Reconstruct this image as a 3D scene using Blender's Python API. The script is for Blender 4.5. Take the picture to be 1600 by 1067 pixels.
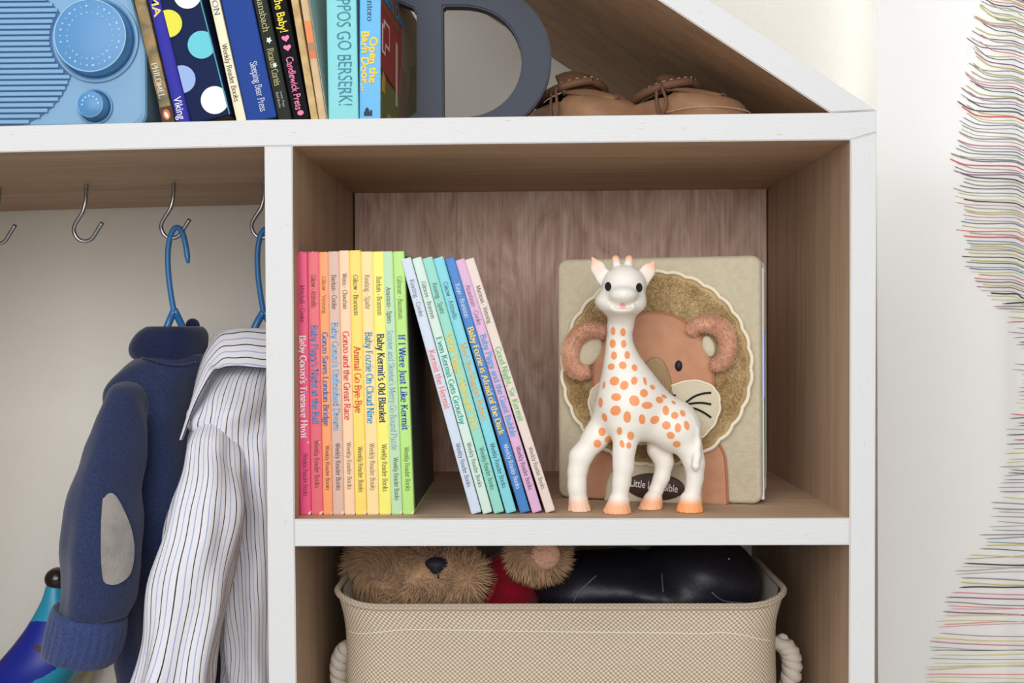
import bpy, bmesh, math, random
import numpy as np
from mathutils import Vector, Matrix, noise
from mathutils.bvhtree import BVHTree
from mathutils.geometry import delaunay_2d_cdt
PI = math.pi
for o in list(bpy.data.objects): bpy.data.objects.remove(o)
SC = bpy.context.scene
COL = SC.collection

# ------------------------------------------------------------------ camera
F = 1832.0; D = 0.87; CZ = 1.1
YAW = math.radians(0.85); PITCH = math.radians(0.45); ROLL = 0.0050
fw = Vector((-math.sin(YAW)*math.cos(PITCH), math.cos(YAW)*math.cos(PITCH), -math.sin(PITCH)))
r0 = fw.cross(Vector((0,0,1))).normalized(); u0 = r0.cross(fw)
rt = r0*math.cos(ROLL) - u0*math.sin(ROLL); up = rt.cross(fw)
CAM = Vector((0,-D,CZ))
cd = bpy.data.cameras.new('camera'); cam = bpy.data.objects.new('camera', cd); COL.objects.link(cam)
cd.sensor_width = 36.0; cd.lens = 36.0*F/1600.0; cd.clip_start = 0.01; cd.clip_end = 50
M4 = Matrix((rt, up, -fw)).transposed().to_4x4(); M4.translation = CAM
cam.matrix_world = M4
SC.camera = cam

# ------------------------------------------------------------------ light and exposure
SC.view_settings.view_transform = 'Standard'; SC.view_settings.look = 'None'
SC.view_settings.gamma = 1.0; SC.view_settings.use_curve_mapping = False
SC.view_settings.exposure = -0.2
w = bpy.data.worlds.new('World'); SC.world = w; w.use_nodes = True
w.node_tree.nodes['Background'].inputs[0].default_value = (0.93, 0.95, 1.0, 1)
w.node_tree.nodes['Background'].inputs[1].default_value = 0.33
def area(name, loc, target, size, power, color):
    l = bpy.data.lights.new(name, 'AREA'); l.shape = 'RECTANGLE'; l.size, l.size_y = size; l.energy = power; l.color = color
    o = bpy.data.objects.new(name, l); COL.objects.link(o); o.location = loc
    o.rotation_euler = (Vector(target)-Vector(loc)).to_track_quat('-Z','Y').to_euler(); return o
# daylight from the room's window behind the camera, plus an overhead fill added to brighten the wall behind the top shelf
area('room_window_light', (-0.15,-2.3,1.75), (0.0,0.1,1.15), (2.3,1.5), 60, (1.0,0.995,0.99))
area('overhead_fill', (-0.75,-0.75,2.62), (-0.6,-0.45,1.2), (1.3,1.0), 9, (1.0,0.98,0.94))
# daylight outside the window that the curtain covers
area('outdoor_daylight', (1.05,1.6,2.3), (0.62,.38,1.6), (1.2,1.2), 165, (0.92,0.96,1.0))

# ------------------------------------------------------------------ helpers
def at(px, py, y=0.0):
    d = fw + rt*((px-800.0)/F) + up*((533.5-py)/F)
    return CAM + d*((y+D)/d.y)
def rayd(px, py):
    return (fw + rt*((px-800.0)/F) + up*((533.5-py)/F)).normalized()
def sz(px, y): return px*(D+y)/F          # pixels to metres at depth y
def proj(P):
    v = Vector(P)-CAM; z = v.dot(fw)
    return 800+F*v.dot(rt)/z, 533.5-F*v.dot(up)/z
def lin(c):
    return tuple(((x/255)/12.92 if x/255 <= .04045 else ((x/255+.055)/1.055)**2.4) for x in c)
MATS = {}
def mat(name, col, rough=.6, spec=.4, coat=0., metal=0., bump=None, var=None, sheen=0., coords='Object', sub=0.):
    """bump=(scale,strength[,detail]); var=(scale,col2,amount)"""
    if name in MATS: return MATS[name]
    m = bpy.data.materials.new(name); m.use_nodes = True; nt = m.node_tree; b = nt.nodes['Principled BSDF']
    b.inputs['Base Color'].default_value = (*lin(col),1); b.inputs['Roughness'].default_value = rough
    b.inputs['Specular IOR Level'].default_value = spec; b.inputs['Metallic'].default_value = metal
    b.inputs['Coat Weight'].default_value = coat; b.inputs['Coat Roughness'].default_value = .15
    if sheen: b.inputs['Sheen Weight'].default_value = sheen; b.inputs['Sheen Roughness'].default_value = .5
    if sub: b.inputs['Subsurface Weight'].default_value = sub; b.inputs['Subsurface Scale'].default_value = .004
    tc = nt.nodes.new('ShaderNodeTexCoord')
    if var:
        n = nt.nodes.new('ShaderNodeTexNoise'); n.inputs['Scale'].default_value = var[0]; n.inputs['Detail'].default_value = 4
        nt.links.new(tc.outputs[coords], n.inputs['Vector'])
        r = nt.nodes.new('ShaderNodeMapRange'); r.inputs[1].default_value = .35; r.inputs[2].default_value = .65
        r.inputs[3].default_value = 0; r.inputs[4].default_value = var[2]; nt.links.new(n.outputs['Fac'], r.inputs[0])
        x = nt.nodes.new('ShaderNodeMix'); x.data_type = 'RGBA'; x.inputs[6].default_value = (*lin(col),1); x.inputs[7].default_value = (*lin(var[1]),1)
        nt.links.new(r.outputs[0], x.inputs[0]); nt.links.new(x.outputs[2], b.inputs['Base Color'])
    if bump:
        n = nt.nodes.new('ShaderNodeTexNoise'); n.inputs['Scale'].default_value = bump[0]; n.inputs['Detail'].default_value = bump[2] if len(bump) > 2 else 3
        nt.links.new(tc.outputs[coords], n.inputs['Vector'])
        p = nt.nodes.new('ShaderNodeBump'); p.inputs['Strength'].default_value = bump[1]; p.inputs['Distance'].default_value = .001
        nt.links.new(n.outputs['Fac'], p.inputs['Height']); nt.links.new(p.outputs[0], b.inputs['Normal'])
    MATS[name] = m; return m
def wood(name, c1, c2, axis, fine=1.0, figure=False):
    m = bpy.data.materials.new(name); m.use_nodes = True; nt = m.node_tree; b = nt.nodes['Principled BSDF']
    b.inputs['Roughness'].default_value = .62; b.inputs['Specular IOR Level'].default_value = .25
    tc = nt.nodes.new('ShaderNodeTexCoord'); mp = nt.nodes.new('ShaderNodeMapping')
    s = [30*fine]*3; s[axis] = 1.6*fine
    if figure: s = [20,20,20]; s[axis] = 6.0
    mp.inputs['Scale'].default_value = s; nt.links.new(tc.outputs['Object'], mp.inputs[0])
    n = nt.nodes.new('ShaderNodeTexNoise'); n.inputs['Scale'].default_value = 1.5; n.inputs['Detail'].default_value = 5; n.inputs['Distortion'].default_value = 3.4 if figure else .6
    nt.links.new(mp.outputs[0], n.inputs['Vector'])
    n2 = nt.nodes.new('ShaderNodeTexNoise'); n2.inputs['Scale'].default_value = 1.0; n2.inputs['Detail'].default_value = 3
    mp2 = nt.nodes.new('ShaderNodeMapping'); s2 = [420]*3; s2[axis] = 14; mp2.inputs['Scale'].default_value = s2
    nt.links.new(tc.outputs['Object'], mp2.inputs[0]); nt.links.new(mp2.outputs[0], n2.inputs['Vector'])
    a = nt.nodes.new('ShaderNodeMix'); a.data_type = 'FLOAT'; a.inputs[0].default_value = .38
    nt.links.new(n.outputs['Fac'], a.inputs[2]); nt.links.new(n2.outputs['Fac'], a.inputs[3])
    r = nt.nodes.new('ShaderNodeMapRange'); r.inputs[1].default_value = .36; r.inputs[2].default_value = .62; nt.links.new(a.outputs[0], r.inputs[0])
    x = nt.nodes.new('ShaderNodeMix'); x.data_type = 'RGBA'; x.inputs[6].default_value = (*lin(c1),1); x.inputs[7].default_value = (*lin(c2),1)
    nt.links.new(r.outputs[0], x.inputs[0]); nt.links.new(x.outputs[2], b.inputs['Base Color'])
    p = nt.nodes.new('ShaderNodeBump'); p.inputs['Strength'].default_value = .18; p.inputs['Distance'].default_value = .0006
    nt.links.new(n2.outputs['Fac'], p.inputs['Height']); nt.links.new(p.outputs[0], b.inputs['Normal'])
    MATS[name] = m; return m
def vcol_mat(name, rough=.5, spec=.35, sub=0., bump=None, sheen=0.):
    m = mat(name, (255,255,255), rough, spec, sub=sub, bump=bump, sheen=sheen); nt = m.node_tree
    a = nt.nodes.new('ShaderNodeAttribute'); a.attribute_name = 'Col'
    nt.links.new(a.outputs['Color'], nt.nodes['Principled BSDF'].inputs['Base Color']); return m

ORG = {}
def tag(o, label, cat, group=None, kind=None):
    if label: o['label'] = label
    if cat: o['category'] = cat
    if group: o['group'] = group
    if kind: o['kind'] = kind
    return o
def thing(name, loc, label, cat, group=None, kind=None):
    o = bpy.data.objects.new(name, None); COL.objects.link(o); o.location = loc; o.empty_display_size = .02
    ORG[o.name] = Vector(loc); return tag(o, label, cat, group, kind)
def obj(name, verts, faces, mats, parent=None, smooth=False, uv=None, vcol=None, slots=None):
    """world-space verts -> a mesh object, under its parent when given"""
    V = np.array([tuple(v) for v in verts], dtype=float).reshape(-1,3)
    if parent is not None: org = ORG[parent.name]
    else:
        lo, hi = V.min(0), V.max(0); org = Vector(((lo[0]+hi[0])/2,(lo[1]+hi[1])/2,lo[2]))
    me = bpy.data.meshes.new(name)
    me.from_pydata((V-np.array(org)).tolist(), [], [tuple(int(i) for i in f) for f in faces])
    for m in (mats if isinstance(mats,(list,tuple)) else [mats]): me.materials.append(m)
    if slots is not None: me.polygons.foreach_set('material_index', np.array(slots,dtype=np.int32))
    if smooth: me.polygons.foreach_set('use_smooth', np.ones(len(me.polygons),dtype=bool))
    if uv is not None:
        l = me.uv_layers.new(name='UVMap'); idx = np.zeros(len(me.loops),dtype=np.int32); me.loops.foreach_get('vertex_index', idx)
        l.data.foreach_set('uv', np.array(uv,dtype=np.float32)[idx].ravel())
    if vcol is not None:
        a = me.color_attributes.new('Col','FLOAT_COLOR','POINT'); c = np.ones((len(V),4),dtype=np.float32); c[:,:3] = vcol
        a.data.foreach_set('color', c.ravel())
    me.update()
    o = bpy.data.objects.new(name, me); COL.objects.link(o)
    if parent is None: o.location = org
    else: o.parent = parent
    ORG[o.name] = Vector(org); return o

class MB:
    def __init__(s): s.v = []; s.f = []
    def add(s, v, f):
        n = len(s.v); s.v += [Vector(x) for x in v]; s.f += [tuple(i+n for i in q) for q in f]; return s
    def hexa(s, a, b):       # a, b: matching polygons (front, back)
        n = len(a); fs = [tuple(range(n))[::-1], tuple(range(n,2*n))]
        for i in range(n): j = (i+1) % n; fs.append((i,j,n+j,n+i))
        return s.add(list(a)+list(b), fs)
    def box(s, lo, hi):
        a = [(lo[0],lo[1],lo[2]),(hi[0],lo[1],lo[2]),(hi[0],lo[1],hi[2]),(lo[0],lo[1],hi[2])]
        return s.hexa(a, [(x,hi[1],z) for x,_,z in a])
    def tube(s, pts, rad, n=10, cap=True):
        v, f, _ = tube(pts, rad, n, cap); return s.add(v, f)
    def build(s, name, m, parent=None, smooth=False, bevel=0., seg=2, slots=None):
        if bevel:
            bm = bmesh.new(); vs = [bm.verts.new(v) for v in s.v]
            for q in s.f: bm.faces.new([vs[i] for i in q])
            bmesh.ops.recalc_face_normals(bm, faces=bm.faces)
            es = [e for e in bm.edges if len(e.link_faces) == 2 and e.calc_face_angle(0) > .5]
            bmesh.ops.bevel(bm, geom=es, offset=bevel, segments=seg, affect='EDGES', profile=.5)
            bm.verts.ensure_lookup_table(); bm.verts.index_update()
            V = [v.co.copy() for v in bm.verts]; Q = [tuple(v.index for v in q.verts) for q in bm.faces]; bm.free()
        else: V, Q = s.v, s.f
        return obj(name, V, Q, m, parent, smooth)
def crom(pts, k):
    P = [np.array(p,dtype=float) for p in pts]; out = []
    for i in range(len(P)-1):
        a = P[i-1] if i else 2*P[0]-P[1]; b = P[i]; c = P[i+1]; d = P[i+2] if i+2 < len(P) else 2*P[-1]-P[-2]
        for j in range(k):
            t = j/k; out.append(.5*((2*b)+(-a+c)*t+(2*a-5*b+4*c-d)*t*t+(-a+3*b-3*c+d)*t**3))
    out.append(P[-1]); return out
def tube(pts, rad, n=10, cap=True):
    P = [Vector(p) for p in pts]; R = rad if isinstance(rad,(list,tuple)) else [rad]*len(P)
    v, f, uv = [], [], []; prev = None; L = 0
    for i, p in enumerate(P):
        t = ((P[min(i+1,len(P)-1)]-P[max(i-1,0)])).normalized()
        if prev is None:
            h = Vector((0,0,1)) if abs(t.z) < .9 else Vector((0,1,0)); a = t.cross(h).normalized()
        else: a = (prev - t*prev.dot(t)).normalized()
        prev = a; b = t.cross(a)
        if i: L += (p-P[i-1]).length
        for k in range(n):
            th = 2*PI*k/n; v.append(p+(a*math.cos(th)+b*math.sin(th))*R[i]); uv.append((k/n, L))
    for i in range(len(P)-1):
        for k in range(n):
            j = (k+1) % n; f.append((i*n+k, i*n+j, (i+1)*n+j, (i+1)*n+k))
    if cap: f.append(tuple(range(n))[::-1]); f.append(tuple((len(P)-1)*n+k for k in range(n)))
    return v, f, uv
def loft(rings, closed=True, cap0=False, cap1=False):
    """rings: (m,n,3) -> verts, faces; the grid index is i*n+k"""
    R = np.array(rings); m, n = R.shape[:2]; f = []
    for i in range(m-1):
        for k in range(n if closed else n-1):
            j = (k+1) % n; f.append((i*n+k, i*n+j, (i+1)*n+j, (i+1)*n+k))
    if cap0: f.append(tuple(range(n))[::-1])
    if cap1: f.append(tuple((m-1)*n+k for k in range(n)))
    return R.reshape(-1,3), f
def lathe_rings(c, ax, u, prof, n=32):
    """prof: (distance along ax, radius)"""
    c, ax, u = Vector(c), Vector(ax).normalized(), Vector(u).normalized(); w_ = ax.cross(u)
    return [[tuple(c+ax*t+(u*math.cos(2*PI*k/n)+w_*math.sin(2*PI*k/n))*r) for k in range(n)] for t, r in prof]
def lathe(name, c, ax, u, prof, m, parent=None, n=32, smooth=True):
    v, f = loft(lathe_rings(c, ax, u, prof, n), True, True, True); return obj(name, v, f, m, parent, smooth)
def fix_normals(verts, faces):
    bm = bmesh.new(); vs = [bm.verts.new(tuple(v)) for v in verts]
    for q in faces: bm.faces.new([vs[i] for i in q])
    bmesh.ops.recalc_face_normals(bm, faces=bm.faces)
    V = [v.co.copy() for v in bm.verts]; Q = [tuple(v.index for v in q.verts) for q in bm.faces]; bm.free(); return V, Q
def slab(poly, n, th):
    """a flat polygon in space extruded by th along n, as verts/faces"""
    n = Vector(n).normalized(); a = [Vector(p) for p in poly]; return MB().hexa(a, [p+n*th for p in a])
def cdt_fill(loop, step):
    """2D loop -> points and triangles with inner points"""
    L = [Vector(p) for p in loop]; xs = [p.x for p in L]; ys = [p.y for p in L]
    inner = []
    y = min(ys)+step/2
    while y < max(ys):
        x = min(xs)+step/2
        while x < max(xs):
            c = False
            for i in range(len(L)):
                a, b = L[i], L[i-1]
                if (a.y > y) != (b.y > y) and x < (b.x-a.x)*(y-a.y)/(b.y-a.y)+a.x: c = not c
            if c: inner.append(Vector((x,y)))
            x += step
        y += step
    inner = [q for q in inner if min((q-p).length for p in L) > step*.45]
    r = delaunay_2d_cdt(L+inner, [], [list(range(len(L)))], 1, 1e-9)
    return r[0], r[2]

# ------------------------------------------------------------------ implicit surfaces
class Grid:
    def __init__(s, lo, hi, h):
        s.lo = np.array(lo,dtype=float); s.h = h
        s.n = np.ceil((np.array(hi)-s.lo)/h).astype(int)+1
        ax = [s.lo[i]+h*np.arange(s.n[i]) for i in range(3)]
        s.X, s.Y, s.Z = [a.astype(np.float32) for a in np.meshgrid(*ax, indexing='ij')]
        s.d = np.full(s.X.shape, 1.0, dtype=np.float32)
    def cone(s, a, b, ra, rb, sy=1.0):
        """tapered capsule; sy squeezes depth about the axis"""
        a = np.array(a); b = np.array(b); ab = b-a; L = float(ab@ab)+1e-12
        px, py, pz = s.X-a[0], s.Y-a[1], s.Z-a[2]
        t = np.clip((px*ab[0]+py*ab[1]+pz*ab[2])/L, 0, 1)
        qx, qy, qz = px-t*ab[0], (py-t*ab[1])/sy, pz-t*ab[2]
        return np.sqrt(qx*qx+qy*qy+qz*qz)-(ra+t*(rb-ra))
    def ell(s, c, r, rot=0.0):
        """ellipsoid turned by rot about the depth axis"""
        px, py, pz = s.X-c[0], s.Y-c[1], s.Z-c[2]; cs, sn = math.cos(rot), math.sin(rot)
        x, z = px*cs+pz*sn, -px*sn+pz*cs
        k0 = np.sqrt((x/r[0])**2+(py/r[1])**2+(z/r[2])**2); k1 = np.sqrt((x/r[0]**2)**2+(py/r[1]**2)**2+(z/r[2]**2)**2)+1e-9
        return k0*(k0-1)/k1
    def add(s, d, k=.003):
        h = np.maximum(k-np.abs(s.d-d),0)/k; s.d = np.minimum(s.d,d)-h*h*k*.25; return s
    def sub(s, d, k=.001):
        e = -d; h = np.maximum(k-np.abs(s.d-e),0)/k; s.d = np.maximum(s.d,e)+h*h*k*.25; return s
    def chain(s, pts, k=.003, sy=1.0):
        for (a, ra), (b, rb) in zip(pts[:-1], pts[1:]): s.add(s.cone(a,b,ra,rb,sy), k)
        return s
    def mesh(s):
        d = s.d; ins = d < 0; nx, ny, nz = [q-1 for q in d.shape]
        def c(i,j,k): return (slice(i,i+nx),slice(j,j+ny),slice(k,k+nz))
        cnt = np.zeros((nx,ny,nz),dtype=np.int32)
        for i in (0,1):
            for j in (0,1):
                for k in (0,1): cnt += ins[c(i,j,k)]
        act = (cnt > 0) & (cnt < 8); ids = np.full(act.shape,-1,dtype=np.int64); I = np.argwhere(act); ids[act] = np.arange(len(I))
        acc = np.zeros((len(I),3)); num = np.zeros(len(I))
        co = [(i,j,k) for i in (0,1) for j in (0,1) for k in (0,1)]
        for a in co:
            for ax in range(3):
                if a[ax]: continue
                b = list(a); b[ax] = 1
                da = d[I[:,0]+a[0],I[:,1]+a[1],I[:,2]+a[2]]; db = d[I[:,0]+b[0],I[:,1]+b[1],I[:,2]+b[2]]
                m = (da < 0) != (db < 0); t = np.where(m, da/np.where(m,da-db,1), 0)
                p = np.array(a,dtype=float)[None,:].repeat(len(I),0); p[:,ax] += t
                acc += p*m[:,None]; num += m
        V = s.lo+s.h*(I+acc/num[:,None]); Q = []
        for ax in range(3):
            b_, c_ = (ax+1)%3, (ax+2)%3
            sl0 = [slice(1,None)]*3; sl0[ax] = slice(0,-1); sl1 = list(sl0); sl1[ax] = slice(1,None)
            sl0[b_] = sl0[c_] = sl1[b_] = sl1[c_] = slice(1,-1)
            A = ins[tuple(sl0)]; B = ins[tuple(sl1)]; E = np.argwhere(A != B)
            if not len(E): continue
            flip = A[tuple(E.T)]; base = E.copy(); base[:,b_] += 1; base[:,c_] += 1
            def cell(db, dc):
                q = base.copy(); q[:,b_] -= db; q[:,c_] -= dc; return ids[tuple(q.T)]
            q = np.stack([cell(1,1),cell(0,1),cell(0,0),cell(1,0)],1); q[~flip] = q[~flip][:,::-1]; Q.append(q)
        return V, np.concatenate(Q).tolist()
def bvh_of(V, Q): return BVHTree.FromPolygons([tuple(v) for v in V], [tuple(q) for q in Q])
def decal(name, tree, loop_px, step, m, parent, lift=.0003, label=None):
    """a patch laid on a surface along the view rays of a pixel outline"""
    pts, tris = cdt_fill(loop_px, step); P = []; ok = []
    for p in pts:
        h = tree.ray_cast(CAM, rayd(p.x,p.y))
        if h[0] is None: P.append(Vector((0,0,0))); ok.append(False)
        else:
            n = h[1]; n = -n if n.dot(rayd(p.x,p.y)) > 0 else n
            P.append(h[0]+n*lift); ok.append(True)
    T = [t for t in tris if all(ok[i] for i in t) and max((P[t[i]]-P[t[i-1]]).length for i in range(3)) < .02]
    used = sorted({i for t in T for i in t}); mp = {i:k for k,i in enumerate(used)}
    if not T: return None
    return obj(name, [P[i] for i in used], [tuple(mp[i] for i in t) for t in T], m, parent, True)
def oval(cx, cy, rx, ry, rot=0, n=20):
    a = math.radians(rot); return [(cx+rx*math.cos(2*PI*i/n)*math.cos(a)-ry*math.sin(2*PI*i/n)*math.sin(a), cy+rx*math.cos(2*PI*i/n)*math.sin(a)+ry*math.sin(2*PI*i/n)*math.cos(a)) for i in range(n)]
def fur(name, V, Q, n, length, width, m, parent, seed=1, droop=.3, keep=None, curl=.5):
    """short hairs growing from a surface, one mesh"""
    rng = np.random.default_rng(seed); V = np.array(V); T = []
    for q in Q:
        T.append((q[0],q[1],q[2]))
        for i_ in range(2,len(q)-1): T.append((q[0],q[i_],q[i_+1]))
    T = np.array(T); a, b, c = V[T[:,0]], V[T[:,1]], V[T[:,2]]; N = np.cross(b-a,c-a); A = np.linalg.norm(N,axis=1)+1e-15
    if keep is not None:
        mk = keep((a+b+c)/3, N/A[:,None]); T, a, b, c, N, A = T[mk], a[mk], b[mk], c[mk], N[mk], A[mk]
    i = rng.choice(len(T), n, p=A/A.sum()); r = rng.random((n,2)); fl = r.sum(1) > 1; r[fl] = 1-r[fl]
    p = a[i]+(b-a)[i]*r[:,:1]+(c-a)[i]*r[:,1:]; nn = N[i]/A[i][:,None]
    cl = noise_dir(p*70)*curl
    d0 = nn+cl+rng.normal(0,.22,(n,3)); d0 /= np.linalg.norm(d0,axis=1)[:,None]
    d1 = d0+cl*.8+np.array([0,0,-droop]); d1 /= np.linalg.norm(d1,axis=1)[:,None]
    L = length*rng.uniform(.6,1.25,(n,1)); s = np.cross(d0, rng.normal(0,1,(n,3))); s /= np.linalg.norm(s,axis=1)[:,None]; s *= width/2
    m1 = p+d0*L*.5; m2 = m1+d1*L*.5
    W = np.stack([p-s,p+s,m1+s*.85,m1-s*.85,m2],1).reshape(-1,3); k = np.arange(n)*5
    fs = np.stack([k,k+1,k+2,k+3],1).tolist()+np.stack([k+3,k+2,k+4],1).tolist()
    o = obj(name, W, fs, m, parent, True); o['kind'] = 'stuff'; return o
def noise_dir(p):
    return np.stack([np.sin(p[:,0]*1.3+p[:,1]*2.1+1)+np.sin(p[:,2]*1.7-p[:,0]), np.sin(p[:,1]*1.1+p[:,2]*1.9+2), np.sin(p[:,2]*1.5+p[:,0]*1.2+4)+np.sin(p[:,1]*2.3)],1)*.5
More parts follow.
